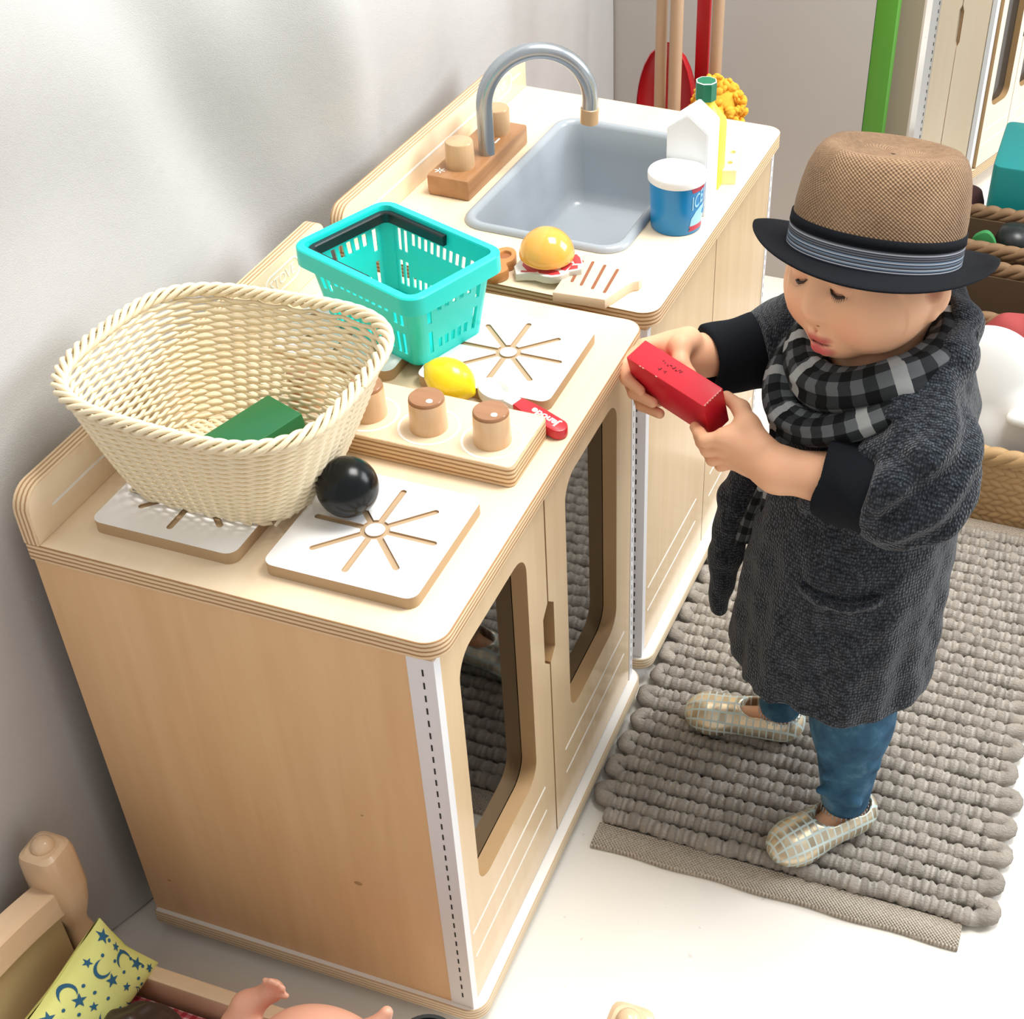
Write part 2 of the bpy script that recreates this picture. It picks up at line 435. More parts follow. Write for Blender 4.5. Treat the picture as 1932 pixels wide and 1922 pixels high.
Xg = np.where((inn > 0) & (Zg < .66), np.minimum(Xg, -.014 * inn + Xg * (1 - inn)), Xg)
cu = MB(); cu.grid(np.stack([Xg, Yg + .0 * Zg, Zg], -1)); cu.grid(np.stack([Xg - .002, Yg, Zg], -1)[::-1])
tag(cu.build('canvas_curtain', canvas_mat(), smooth=180, fix=False), 'off-white canvas cloth hanging in soft folds behind the play kitchen', 'curtain')

# ------------------------------------------------------------------ play stove
H = .56
def burner(parent, cx, cy, z, name='burner_plate'):
    b = MB(); s = .0685; hole = []; r0 = .0126; hw = .0029; re = .0565
    for k in range(8):
        a = k * PI / 4; da = math.asin(hw / r0)
        for q in range(4):                    # arc of the ring before this slot
            t = a - PI / 4 + da + (PI / 4 - 2 * da) * q / 4.; hole.append((r0 * math.cos(t), r0 * math.sin(t)))
        hole.append((r0 * math.cos(a - da), r0 * math.sin(a - da)))
        for q in range(7):
            t = -PI / 2 + PI * q / 6; lx = re - hw + hw * math.cos(t); ly = hw * math.sin(t)
            hole.append((lx * math.cos(a) - ly * math.sin(a), lx * math.sin(a) + ly * math.cos(a)))
    hole = [(cx + x, cy + y) for x, y in hole]; out = rrect(cx - s, cx + s, cy - s, cy + s, .010, 5)
    b.slab(out, z, z + .0100, 2, 1); b.slab(out, z + .0100, z + .0118, 0, 1, holes=[hole])
    b.slab(circ(cx, cy, .0084, 28), z + .0100, z + .0118, 0, 1)
    return b.build(name, [M['white_board'], M['mdf'], M['groove']], parent, smooth=30)
def knob(parent, x, y, z, r, h, mat, dot=True, name='knob'):
    k = MB(); k.lathe([(r * 1.03, 0), (r * 1.04, .002), (r * .98, h - .003), (r * .95, h - .0008), (r * .90, h), (r * .5, h)], (x, y, z), 36, mis=[0, 0, 2, 2, 2])
    if dot: k.lathe([(.0032, 0), (.0030, .0006)], (x + r * .35, y - r * .35, z + h - .0002), 12, 1)
    return k.build(name, [mat, M['engraved'], M['end_grain']], parent, smooth=40)
def vface(x):            # maps (y, z, depth) to a panel facing +x whose face is at x
    return lambda u, v, w: (x + w, u, v)
def line_piece(mb, mp, p, q, wd=.0026, mi=1, off=.0):
    p = np.array(p, float); q = np.array(q, float); d = (q - p) / np.linalg.norm(q - p); n = np.array([-d[1], d[0]]) * wd / 2
    pts = []
    for c, s in ((q, -1), (p, 1)):
        for k in range(5):
            a = -PI / 2 + PI * k / 4
            pts.append(c + (d * math.cos(a) * -s + n / (wd / 2) * math.sin(a) * -s) * wd / 2)
    mb.slab([tuple(t) for t in pts], -.0006, .00035, mi, mp=mp)
def plaque(mb, mp, cx, cy, wl, hh, word, size, mi):
    o = rrect(cx - wl, cx + wl, cy - hh, cy + hh, hh * .9, 6); i = rrect(cx - wl + .0018, cx + wl - .0018, cy - hh + .0018, cy + hh - .0018, hh * .82, 6)
    mb.slab(o, -.0004, .0003, mi, mp=mp, holes=[i])
    mb.text(word, size, lambda u, v, w: mp(cx + u, cy + v, w), mi)

st = thing('play_stove', 'birch play stove with two windowed doors and four white burner plates', 'play stove', (.19, .25, 0))
D = .381; Wd = .505
t = MB(); t.slab(rrect(0, D, 0, Wd, (.003, .021, .021, .003), 8), H - .018, H, 0, 1, bev=.0012); t.build('countertop', [M['birch_y'], M['ply_z']], st)
t = MB(); t.slab(rrect(0, D + .002, -.001, Wd + .008, (.003, .021, .021, .003), 8), .022, .040, 0, 1, bev=.0015); t.build('base_plate', [M['laminate'], M['ply_base']], st)
t = MB(); t.box(0, .3705, .005, .021, .040, H - .018)
for (x, z, r) in ((.262, .20, .0028), (.03, .10, .0012), (.28, .31, .0010)): t.slab([(x + r * 1.6 * math.cos(a), z + r * math.sin(a)) for a in np.linspace(0, 2 * PI, 10)[:-1]], 0, .00025, 1, mp=lambda u, v, w: (u, .005 - w, v))
t.build('side_panel', [M['birch'], M['dark_birch']], st)
t = MB(); t.box(0, .3705, .484, .500, .040, H - .018); t.build('side_panel', M['birch'], st)
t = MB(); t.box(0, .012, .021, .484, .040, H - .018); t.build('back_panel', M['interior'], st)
t = MB(); t.box(.012, .34, .021, .484, .285, .297); t.build('shelf', M['birch_y'], st)
for x in (.04, .34):
    for y in (.04, .465):
        t = MB(); t.lathe([(.016, 0), (.016, .006), (.011, .007), (.011, .022)], (x, y, 0), 20); t.build('foot', M['foot'], st)
def strip(parent, x0, x1, yf, z0, z1, local=False, front=True, side=-1, slots_front=False, n=32, lip=.0022):
    s = MB(); y1 = yf - side * .0013
    s.box(x0, x1, min(yf, y1), max(yf, y1), z0, z1, 0)
    q = yf + side * .0004; s.box(x1 - .0015, x1 + .0009, min(q, yf - side * .0102), max(q, yf - side * .0102), z0 - .0003, z1 + .0003, 0)
    for k in range(n):
        zz = z1 - .012 - k * (z1 - z0 - .02) / n
        s.box(x1 - .0108, x1 - .0094, yf + side * .0002 - .0002, yf + side * .0002 + .0002, zz - .0072, zz, 1)
        if slots_front: s.box(x1 + .0007, x1 + .0010, yf - side * .0056, yf - side * .0044, zz - .0072, zz, 1)
    return s.build('corner_strip', [M['white_metal'], M['slot']], parent, local=local)
strip(st, .3475, .3712, .0042, .0405, .5385)
strip(st, .3475, .3712, .5008, .0405, .5385, side=1, slots_front=True)
def door(parent, y0, y1, z0, z1, x, win, lines, notch, mp=None, local=False, th=.016):
    d = MB(); ny, nz, nw = notch            # notch on the seam side
    zc0, zc1 = nz - .042, nz + .042
    if ny > 0: out = [(y0, z0), (y1, z0), (y1, zc0), (y1 - nw, zc0 + .012), (y1 - nw, zc1 - .012), (y1, zc1), (y1, z1), (y0, z1)]
    else: out = [(y0, z0), (y1, z0), (y1, z1), (y0, z1), (y0, zc1), (y0 + nw, zc1 - .012), (y0 + nw, zc0 + .012), (y0, zc0)]
    mp = vface(x)
    holes = [rrect(*win, .026, 7)] if win else []
    d.slab(out, -th, 0, 0, 2, mp=mp, holes=holes)
    for p, q in lines: line_piece(d, mp, p, q)
    o = d.build('door', [M['birch_front'], M['engraved'], M['dark_birch']], parent, smooth=30, local=local)
    if win:
        g = MB(); y0w, y1w, z0w, z1w = win
        g.slab(rrect(y0w - .006, y1w + .006, z0w - .006, z1w + .006, .02, 4), -th - .003, -th - .0005, 0, mp=mp)
        g.build('window_pane', M['pane'], o, local=local)
    return o
door(st, .0145, .2385, .0425, .5405, .3712, (.0455, .193, .190, .500), [((.0215, .1465), (.2115, .1485)), ((.0225, .1065), (.2125, .109))], (1, .353, .012))
door(st, .2415, .4915, .0425, .5405, .3712, (.292, .4425, .184, .5035), [((.274, .1435), (.4705, .1425)), ((.275, .104), (.4705, .105))], (-1, .353, .013))
# backsplash
t = MB(); t.slab(rrect(0, Wd, H, H + .0535, (.0, .0, .016, .022), 6), 0, .0156, 0, 1, bev=.001, mp=lambda u, v, w: (w, u, v))
mpb = lambda u, v, w: (.0157 + w, u, v)
line_piece(t, mpb, (.0284, .5845), (.350, .5845), .0024, 2); line_piece(t, mpb, (.452, .5845), (.485, .5845), .0024, 2)
plaque(t, mpb, .413, .591, .034, .0125, 'STOVE', .0165, 2)
t.build('backsplash', [M['birch_y'], M['ply_x'], M['engraved']], st)
for cx, cy in ((.2766, .1005), (.1135, .1005), (.2766, .389), (.1150, .385)): burner(st, cx, cy, H)
t = MB(); t.slab(rrect(.103, .3585, .203, .2875, .007, 5), H, H + .022, 0, 1, bev=.0012)
for kx in (.3255, .2633, .2025, .141): t.slab(circ(kx, .2365, .0288, 44), H + .0215, H + .0223, 2, holes=[circ(kx, .2365, .0263, 44)])
pn = t.build('control_panel', [M['birch_y'], M['ply_z'], M['engraved']], st)
for kx in (.3255, .2633, .2025, .141): knob(pn, kx, .2365, H + .022, .0168, .033, M['maple'])

# ------------------------------------------------------------------ play sink (slightly turned)
SA = -.0298; SO = (.3839, .5254)
def S2W(x, y): return (SO[0] + x * math.cos(SA) - y * math.sin(SA), SO[1] + x * math.sin(SA) + y * math.cos(SA))
sk = thing('play_sink', 'birch play sink cabinet with grey basin and curved silver tap', 'play sink', (SO[0], SO[1], 0), SA)
SD = .3806; SW = .4963; SH = .5563
kw = dict(parent=sk, local=True)
basin_o = rrect(-.279, -.076, .101, .418, .030, 7)
t = MB(); t.slab(rrect(-SD, 0, 0, SW, (.003, .021, .021, .003), 8), SH - .018, SH, 0, 1, bev=.0, holes=[rrect(-.272, -.083, .108, .411, .022, 6)]); t.build('countertop', [M['birch_y'], M['ply_z']], **kw)
t = MB(); t.slab(rrect(-SD, .003, -.001, SW + .006, (.003, .021, .021, .003), 8), .025, .043, 0, 1, bev=.0015); t.build('base_plate', [M['laminate'], M['ply_base']], **kw)
for y in (.006, SW - .022):
    t = MB(); t.box(-SD, -.0108, y, y + .016, .043, SH - .018); t.build('side_panel', M['birch'], **kw)
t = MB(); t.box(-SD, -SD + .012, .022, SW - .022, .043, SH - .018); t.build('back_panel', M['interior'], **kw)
for x in (-.34, -.04):
    for y in (.04, SW - .04):
        t = MB(); t.lathe([(.016, 0), (.016, .006), (.011, .007), (.011, .025)], (x, y, 0), 20); t.build('foot', M['foot'], **kw)
strip(sk, -.034, -.0100, .0050, .0435, SH - .0235, local=True)
strip(sk, -.034, -.0100, SW - .0050, .0435, SH - .0235, local=True, side=1, slots_front=True)
door(sk, .0155, SW / 2 - .001, .0455, SH - .0205, -.0100, None, [((.0265, .146), (.2145, .146)), ((.0265, .107), (.2145, .107))], (1, .36, .006), local=True)
door(sk, SW / 2 + .001, SW - .0155, .0455, SH - .0205, -.0100, None, [((.275, .146), (.47, .146)), ((.275, .107), (.47, .107))], (-1, .36, .006), local=True)
t = MB(); t.slab(rrect(0, SW, SH, SH + .0515, (.0, .0, .018, .020), 6), 0, .0156, 0, 1, bev=.001, mp=lambda u, v, w: (-SD + w, u, v))
mpk = lambda u, v, w: (-SD + .0157 + w, u, v)
line_piece(t, mpk, (.03, .5815), (.378, .5815), .0026, 2); line_piece(t, mpk, (.453, .5815), (.476, .5815), .0026, 2)
plaque(t, mpk, .4155, .5835, .0345, .0135, 'SINK', .0165, 2)
t.build('backsplash', [M['birch_y'], M['ply_x'], M['engraved']], **kw)
# basin: rolled rim, sloping walls, shallow recess in the floor
def ring(o, z): return np.array([(x, y, z) for x, y in o])
def rr_at(ins, r): return rrect(-.279 + ins, -.076 - ins, .101 + ins, .418 - ins, r, 7)
lv = [(0, .030, SH + .0005), (.0006, .030, SH + .0035), (.003, .029, SH + .0062), (.0065, .027, SH + .0070), (.010, .024, SH + .0058), (.0125, .022, SH + .001), (.0150, .020, SH - .03), (.020, .018, SH - .085), (.0225, .0165, SH - .099), (.028, .014, SH - .1045), (.045, .012, SH - .1055), (.050, .012, SH - .1080), (.08, .01, SH - .1085)]
b = MB(); b.grid(np.stack([ring(rr_at(i, r), z) for i, r, z in lv]), closed_v=True)
b.add(ring(rr_at(.08, .01), SH - .1085), [tuple(range(len(rr_at(.08, .01))))])
lo = [(.003, .028, SH - .001), (.010, .022, SH - .030), (.016, .018, SH - .09), (.02, .016, SH - .112)]
b.grid(np.stack([ring(rr_at(i, r), z) for i, r, z in lo]), closed_v=True); b.add(ring(rr_at(.02, .016), SH - .112), [tuple(range(len(rr_at(.02, .016))))[::-1]])
b.build('basin', M['grey_plastic'], smooth=50, fix=False, **kw)
# tap on its brown block
t = MB(); t.box(-.3447, -.2900, .1600, .3320, SH, SH + .0255, 0, bev=.003)
for q in ((-.305, .230), (-.305, .268)): line_piece(t, lambda u, v, w: (u, v, SH + .0255 + w), q, (q[0], q[1] + .012), .0022, 1)
for a in range(6): line_piece(t, lambda u, v, w: (u, v, SH + .0255 + w), (-.334, .175), (-.334 + .006 * math.cos(a * PI / 3), .175 + .006 * math.sin(a * PI / 3)), .0016, 1)
fb = t.build('tap_block', [M['walnut'], M['engraved']], **kw)
for y in (.196, .2985): 
    k = MB(); k.lathe([(.0172, 0), (.0174, .002), (.0168, .030), (.0158, .0315), (.012, .032)], (-.317, y, SH + .0255), 36); k.build('tap_knob', M['maple_dark'], fb, local=True)
pth = []; bx, by = -.302, .238; R0 = .0640; ex = np.array([math.cos(math.radians(33)), math.sin(math.radians(33))])
for z in np.linspace(SH + .024, SH + .083, 8): pth.append((bx, by, z))
for k in range(1, 33):
    a = PI - k * math.radians(186) / 32; pth.append((bx + ex[0] * R0 * (1 + math.cos(a)), by + ex[1] * R0 * (1 + math.cos(a)), SH + .083 + R0 * math.sin(a)))
e = np.array(pth[-1]); dd = np.array(pth[-1]) - np.array(pth[-2]); dd /= np.linalg.norm(dd)
pth.append(tuple(e + dd * .012))
t = MB(); t.tube(pth, .0098, 24); sp = t.build('tap_spout', M['silver'], smooth=60, **kw)
t = MB(); t.lathe([(.0105, 0), (.0112, .0005), (.0112, .0185), (.0105, .019), (.007, .019), (.007, .012)], tuple(e + dd * .004), 28, axis=dd); t.build('spout_tip', M['maple_dark'], sp, local=True)
# ------------------------------------------------------------------ things on the stove
rnd = random.Random(4)
BT = H + .0118
# wicker basket
M['wicker'] = plain('cream_wicker', (.88, .76, .54), .42, var=.12, bump=.15, bscale=700)
wk = thing('wicker_basket', 'cream woven wicker basket with braided rim on the stove, green block inside', 'basket', (.128, .132, BT))
def wsec(t, th, off=0.0):
    hx = .081 + .038 * t ** .85; hy = .064 + .040 * t ** .85; n = 3.4
    c, s = np.cos(th), np.sin(th); r = (np.abs(c / hx) ** n + np.abs(s / hy) ** n) ** (-1 / n)
    x = .128 + .006 * t + (r + off) * c; y = .132 + .008 * t + (r + off) * s
    sag = .003 * np.sin(2 * th + .6) * t
    return np.stack([x, y, BT + .004 + .103 * t + sag + 0 * th], -1)
NS = 46; th = np.arange(NS * 4) * 2 * PI / (NS * 4)
b = MB(); nrow = 33; tq = np.arange(nrow * NS * 4); tha = tq * 2 * PI / (NS * 4); tr_ = tq / (NS * 4.) / nrow
off = .0017 * np.cos(tha * (NS / 2) + PI * (tq // (NS * 4) % 2)) ; P = np.stack([wsec(t, np.array([a]), o_)[0] for t, a, o_ in zip(tr_, tha, off)]); P[:, 2] += .0004 * np.sin(tha * NS + tha)
b.tube(P, .00172 + .0003 * tr_, 6)                                   # one long weaver winding upwards
sn = []
for k in range(NS * 3):                                              # one stake rod going up and down
    a = 2 * PI * (k // 3 + .5) / NS + (k % 3 - 1) * .028; col_ = [wsec(t, np.array([a]))[0] for t in np.linspace(-.02, 1.03, 9)]
    sn += col_ if k % 2 == 0 else col_[::-1]
b.tube(sn, .0014, 5); b.build('woven_wall', M['wicker'], wk, smooth=180, fix=False)
b = MB(); n = 520; tt = np.arange(n) * 2 * PI / n
for s in range(4):
    ph = tt * 17 + s * PI / 2; core = wsec(1.03, tt); out = wsec(1.03, tt, .01) - core; out /= np.linalg.norm(out, axis=1)[:, None]
    P = core + out * (.0046 * np.cos(ph) + .0012)[:, None] + np.array([0, 0, 1.]) * (.0042 * np.sin(ph) + .003)[:, None]
    b.tube(P, .0024, 7, closed=True)
b.build('braided_rim', M['wicker'], wk, smooth=180, fix=False)
b = MB(); sn = []
for i in range(33):
    y = -.062 + i * .124 / 32; wx = .080 * (1 - abs(y / .066) ** 3.4) ** (1 / 3.4); xs = np.linspace(-wx, wx, 60) * (1 if i % 2 else -1)
    sn += [(.128 + x, .132 + y, BT + .0032 + .0012 * math.cos(x * 330 + PI * (i % 2))) for x in xs]
b.tube(sn, .0019, 6); sn = []
for i, x in enumerate(np.linspace(-.07, .07, 13)): sn += [(.128 + x, .132 + q, BT + .0032) for q in ((-.058, .058) if i % 2 else (.058, -.058))]
b.tube(sn, .0015, 5); b.build('woven_base', M['wicker'], wk, smooth=180, fix=False)

def rotbox(c, u, v, w, L, T, Wd, bev, name, mats, parent, extra=None, mi=0):
    c = np.array(c); u, v, w = (np.array(q, float) for q in (u, v, w))
    mp = lambda a, b_, d: tuple(c + u * a + v * b_ + w * d)
    m = MB(); m.box(-L / 2, L / 2, -T / 2, T / 2, -Wd / 2, Wd / 2, mi, bev=bev, mp=mp)
    if extra: extra(m, mp)
    return m.build(name, mats, parent)
M['green_paint'] = plain('green_paint', (.015, .16, .055), .3, var=.08)
gu = np.array([.39, .92, .10]); gu /= np.linalg.norm(gu); gv = np.array([.92, -.39, .06]); gv -= gu * (gu @ gv); gv /= np.linalg.norm(gv)
o = rotbox((.1290, .1420, BT + .0215), gu, gv, np.cross(gu, gv), .105, .050, .026, .0018, 'toy_block', M['green_paint'], None)
tag(o, 'dark green wooden block lying in the wicker basket', 'block')

# teal shopping basket
M['teal'] = plain('teal_plastic', (.008, .68, .62), .32, spec=.5, **{'Subsurface_Weight': .12})
M['black_plastic'] = plain('black_plastic', (.008, .012, .013), .35)
tb = thing('shopping_basket', 'small teal plastic shopping basket with slotted sides and black handle', 'basket', (.161, .3985, BT), math.atan2(-.347, .938))
e1 = np.array([.938, -.347]); e2 = np.array([.347, .938]); TH = .0875
def tbp(u, v, z):  return (.161 + e1[0] * u + e2[0] * v, .3985 + e1[1] * u + e2[1] * v, BT + z)
def half(z): f = z / TH; return .0655 + .0125 * f, .0445 + .0125 * f
b = MB(); RC = .011
def wall(side):
    lng = side in (0, 2); sg = -1 if side in (0, 3) else 1
    def mp(u, v, w):               # u in [-1,1] along, v height, w depth outwards
        hu, hv = half(v)
        if lng: return tbp(u * (hu - RC), sg * (hv + w), v)
        return tbp(sg * (hu + w), u * (hv - RC), v)
    holes = []; L = (.0655 - RC) if lng else (.0445 - RC)
    def slot(c, z0, z1, w=.0023): holes.append(rrect(c - w / L, c + w / L, z0, z1, .0003, 1))
    tall = (.88, .74) if lng else (.80,)
    for c in tall:
        for s in (-1, 1):
            slot(s * c, .046, .069); slot(s * c, .010, .036)
    xs = np.linspace(-.56, .56, 9) if lng else np.linspace(-.48, .48, 5)
    for c in xs: slot(c, .056, .069); slot(c, .012, .023)
    b.slab(rrect(-1, 1, 0, TH, 0), -.0018, 0, 0, mp=mp, holes=holes)
for s in range(4): wall(s)
for (sx, sy, a0) in ((1, 1, 0), (-1, 1, PI / 2), (-1, -1, PI), (1, -1, 1.5 * PI)):
    for ins, rev in ((0, 0), (.0018, 1)):
        G = []
        for z in np.linspace(0, TH, 6):
            hu, hv = half(z)
            G.append([tbp(sx * (hu - RC) + (RC - ins) * math.cos(a0 + k * PI / 12), sy * (hv - RC) + (RC - ins) * math.sin(a0 + k * PI / 12), z) for k in range(7)])
        b.grid(G)
o_ = rrect(-.0655, .0655, -.0445, .0445, RC, 6); b.slab(o_, 0, .002, 0, mp=tbp)
b.build('basket_body', M['teal'], tb)
b = MB(); prof = [(-.0020, .085), (-.0012, .0885), (.0062, .0885), (.0076, .0872), (.0080, .070), (.0066, .070), (.0060, .0850), (-.0004, .0850)]
def rro(off, z):
    hu, hv = half(.0875); return [tbp(x, y, z) for x, y in rrect(-hu - off, hu + off, -hv - off, hv + off, RC + max(off, -.002), 7)]
b.grid([rro(o_, z) for o_, z in prof], closed_u=True, closed_v=True); b.build('basket_rim', M['teal'], tb)
b = MB(); hz = .0795; hu, hv = half(hz)
pa = [(.012, hv - .004)] + [(-hu + .010 + .006 * (1 - math.sin(k * PI / 8)) - .0, hv - .010 + .006 * math.cos(k * PI / 8 - PI / 2 + PI / 2)) for k in range(0, 1)]
cn = []
for k in range(7):
    a = PI / 2 + k * PI / 12; cn.append((-hu + .014 + .010 * math.cos(a), hv - .014 + .010 * math.sin(a)))
path = [(.012, hv - .004), (-.02, hv - .004)] + cn + [(x, -y) for x, y in cn[::-1]] + [(-.02, -hv + .004), (.012, -hv + .004)]
G = []
for i, (x, y) in enumerate(path):
    p0 = np.array(path[max(i - 1, 0)]); p1 = np.array(path[min(i + 1, len(path) - 1)]); d = (p1 - p0) / np.linalg.norm(p1 - p0); nn = np.array([-d[1], d[0]])
    G.append([tbp(x + nn[0] * q, y + nn[1] * q, hz + z) for q, z in ((-.0032, -.006), (.0032, -.006), (.0032, .0035), (.0022, .0048), (-.0022, .0048), (-.0032, .0035))])
b.grid(G, closed_v=True); b.add(G[0], [(5, 4, 3, 2, 1, 0)]); b.add(G[-1], [(0, 1, 2, 3, 4, 5)])
b.build('handle', M['black_plastic'], tb)

# ball, lemon, spoon
M['black_gloss'] = plain('black_painted_wood', (.003, .005, .006), .24, spec=.32, bump=.05, bscale=60)
b = MB(); b.lathe([(.0262 * math.sin(a), -.0262 * math.cos(a)) for a in np.linspace(.02, PI - .02, 40)], (.2462, .1160, BT + .0262), 56)
tag(b.build('wooden_ball', M['black_gloss'], None, smooth=180), 'shiny black wooden ball on the front burner beside the wicker basket', 'ball')
M['lemon'] = plain('lemon_paint', (.93, .74, .012), .3, bump=.25, bscale=260, **{'Coat_Weight': .3})
b = MB(); la = np.array([.93, -.16, -.25])
pr = [(.0005, -.0285), (.0025, -.0283), (.0038, -.0268), (.0075, -.0245), (.0125, -.0205), (.0172, -.0135), (.0200, -.005), (.0206, .002), (.0196, .009), (.0165, .0162), (.0115, .0218), (.0065, .0252), (.0032, .0278), (.0018, .0288), (.0004, .0290)]
b.lathe(pr, (.2495, .3115, BT - .0118 + .0222), 40, axis=la)
tag(b.build('toy_lemon', M['lemon'], None, smooth=180), 'bright yellow toy lemon lying between the control knobs and far burner', 'lemon')
M['red_paint'] = plain('red_paint', (.62, .022, .035), .32, var=.06)
M['spoon_white'] = plain('white_paint', (.74, .77, .77), .3)
sp = thing('toy_spoon', 'toy spoon with white bowl and red lettered handle beside the lemon', 'spoon', (.3155, .3145, H))
s0 = np.array([.2948, .3151]); s1 = np.array([.3672, .2912]); sd = (s1 - s0) / np.linalg.norm(s1 - s0); sn = np.array([-sd[1], sd[0]]); LL = np.linalg.norm(s1 - s0)
def spm(u, v, w): return (s0[0] + sd[0] * u + sn[0] * v, s0[1] + sd[1] * u + sn[1] * v, H + .0006 + w + .0122 * (1 - (u + .0185) / (LL + .02)))
b = MB(); rings = []
for (r, z) in ((.96, 0), (1, .002), (1, .0085), (.97, .0098), (.80, .0100), (.72, .0090), (.55, .0048), (.30, .0032), (.02, .0028)):
    rings.append([spm(.0185 * r * math.cos(a), .0150 * r * math.sin(a), z) for a in np.linspace(0, 2 * PI, 41)[:-1]])
b.grid(rings, closed_v=True); b.add(rings[0], [tuple(range(40))])
b.slab([(.0150, -.0078), (.0330, -.0064), (.0330, .0064), (.0150, .0078)], .001, .0092, mp=spm, bev=.0012)
b.build('spoon_bowl', M['spoon_white'], sp)
b = MB(); o_ = [(.0270, -.0068), (.042, -.0090), (.060, -.0094)] + [(LL - .0010 + .0094 * math.sin(a), -.0094 * math.cos(a)) for a in np.linspace(.2, PI - .2, 9)] + [(.060, .0094), (.042, .0090), (.0270, .0068)]
b.slab(o_, .0008, .0108, 0, bev=.0012, mp=spm)
b.text('Janode', .0112, lambda u, v, w: spm(.0600 - u * 1.0, -v * 1.0, .0109 + w), 1, bold=.00035)
b.build('spoon_handle', [M['red_paint'], M['engraved']], sp)

# ------------------------------------------------------------------ things on the sink counter
CT = SH
M['bun'] = plain('glossy_orange_bun', (.86, .42, .075), .16, var=.04, **{'Coat_Weight': .5})
b = MB(); b.lathe([(.0290, 0), (.0302, .0015)] + [(.0302 * math.cos(a), .0015 + .0300 * math.sin(a)) for a in np.linspace(.08, PI / 2 - .01, 22)], (.2455, .5725, CT + .0205), 48, axis=(.03, -.05, 1))
tag(b.build('toy_bun', M['bun'], None, smooth=60), 'shiny orange half-round toy bun stacked on the toy steak', 'bun')
M['meat_side'] = plain('steak_side', (.62, .60, .53), .5)
M['fat'] = plain('steak_fat', (.88, .84, .80), .4); M['meat'] = plain('steak_meat', (.62, .05, .06), .38)
sk_ = [(.2216, .541), (.232, .5435), (.2431, .5439), (.254, .5400), (.2632, .5392), (.2700, .5415), (.2757, .5461), (.2786, .5535), (.2850, .5570), (.2896, .5606), (.2880, .572), (.2800, .5852), (.2702, .5948), (.255, .602), (.238, .600), (.222, .590), (.214, .575), (.213, .556)]
def stz(u, v, w): return (u, v, CT + .0012 + w + max(0, (u - .222)) * .135)
b = MB(); b.slab(sk_, 0, .0085, 1, 0, bev=.0008, mp=stz)
for pl in ([(.246, .5465), (.262, .5430), (.271, .5465), (.266, .553), (.250, .555), (.243, .551)], [(.276, .556), (.2855, .561), (.283, .568), (.276, .5665)], [(.268, .556), (.2735, .5545), (.2765, .571), (.270, .573), (.2655, .562)], [(.278, .571), (.2855, .5725), (.279, .585), (.2725, .592), (.266, .590)], [(.225, .546), (.240, .5475), (.262, .559), (.262, .590), (.235, .592), (.218, .572)]):
    b.slab(pl, .0082, .0089, 2, mp=stz)
tag(b.build('toy_steak', [M['meat_side'], M['fat'], M['meat']], None), 'red and white marbled toy steak lying under the orange bun', 'steak')
M['bread'] = wood('bread_wood', (.82, .66, .50), (.76, .58, .42), 'Y', .5, 1.0); M['stripe'] = plain('brown_grill_stripe', (.30, .105, .045), .5)
ts = [(.2735, .5165), (.3307, .5205), (.3400, .5480), (.3447, .5612), (.3475, .5655), (.3520, .5690), (.3530, .5760), (.3490, .5850), (.3372, .5945), (.322, .6025), (.3048, .6075), (.288, .6065), (.2765, .6020), (.2700, .5930), (.2690, .585), (.2730, .5780), (.2740, .570), (.2728, .545)]
b = MB(); b.slab(ts, CT + .0002, CT + .0117, 0, bev=.0012)
for (p, q) in (((.292, .5900), (.2968, .5405)), ((.3067, .5875), (.3106, .5377)), ((.3227, .5835), (.3252, .5345)), ((.2805, .5880), (.2850, .5440))):
    line_piece(b, lambda u, v, w: (u, v, CT + .0117 + w), p, q, .0034, 1)
tag(b.build('toy_toast', [M['bread'], M['stripe']], None), 'pale toast-shaped wooden slice with brown stripes at the sink edge', 'toast')
M['pretzel'] = plain('pretzel_paint', (.56, .25, .08), .42, var=.12); M['pretzel_in'] = plain('pretzel_recess', (.36, .13, .045), .5)
b = MB(); pz = [(.2085, .536), (.200, .5275), (.190, .5265), (.180, .533), (.1775, .545), (.186, .556), (.182, .568), (.183, .582), (.191, .590), (.201, .588), (.207, .578), (.209, .565), (.205, .556), (.211, .546)]
def cr(P, n=5):
    P = np.array(P); out = []
    for i in range(len(P)):
        p0, p1, p2, p3 = (P[(i + k - 1) % len(P)] for k in range(4))
        for t in np.linspace(0, 1, n, endpoint=False): out.append(.5 * (2 * p1 + (p2 - p0) * t + (2 * p0 - 5 * p1 + 4 * p2 - p3) * t * t + (3 * p1 - p0 - 3 * p2 + p3) * t ** 3))
    return np.array(out)
h1 = [(.199, .535), (.191, .534), (.186, .540), (.188, .547), (.196, .549), (.202, .543)]; h2 = [(.199, .566), (.192, .565), (.189, .573), (.192, .581), (.199, .580), (.202, .573)]
b.slab([tuple(q) for q in cr(pz)], CT + .0002, CT + .0125, 0, bev=.002, holes=[[tuple(q) for q in cr(h1)], [tuple(q) for q in cr(h2)]])
for hh in (h1, h2): b.slab([tuple(q) for q in cr(hh)], CT + .0002, CT + .009, 1)
tag(b.build('toy_pretzel', [M['pretzel'], M['pretzel_in']], None), 'brown toy pretzel beside the bun, partly behind the teal basket', 'pretzel')

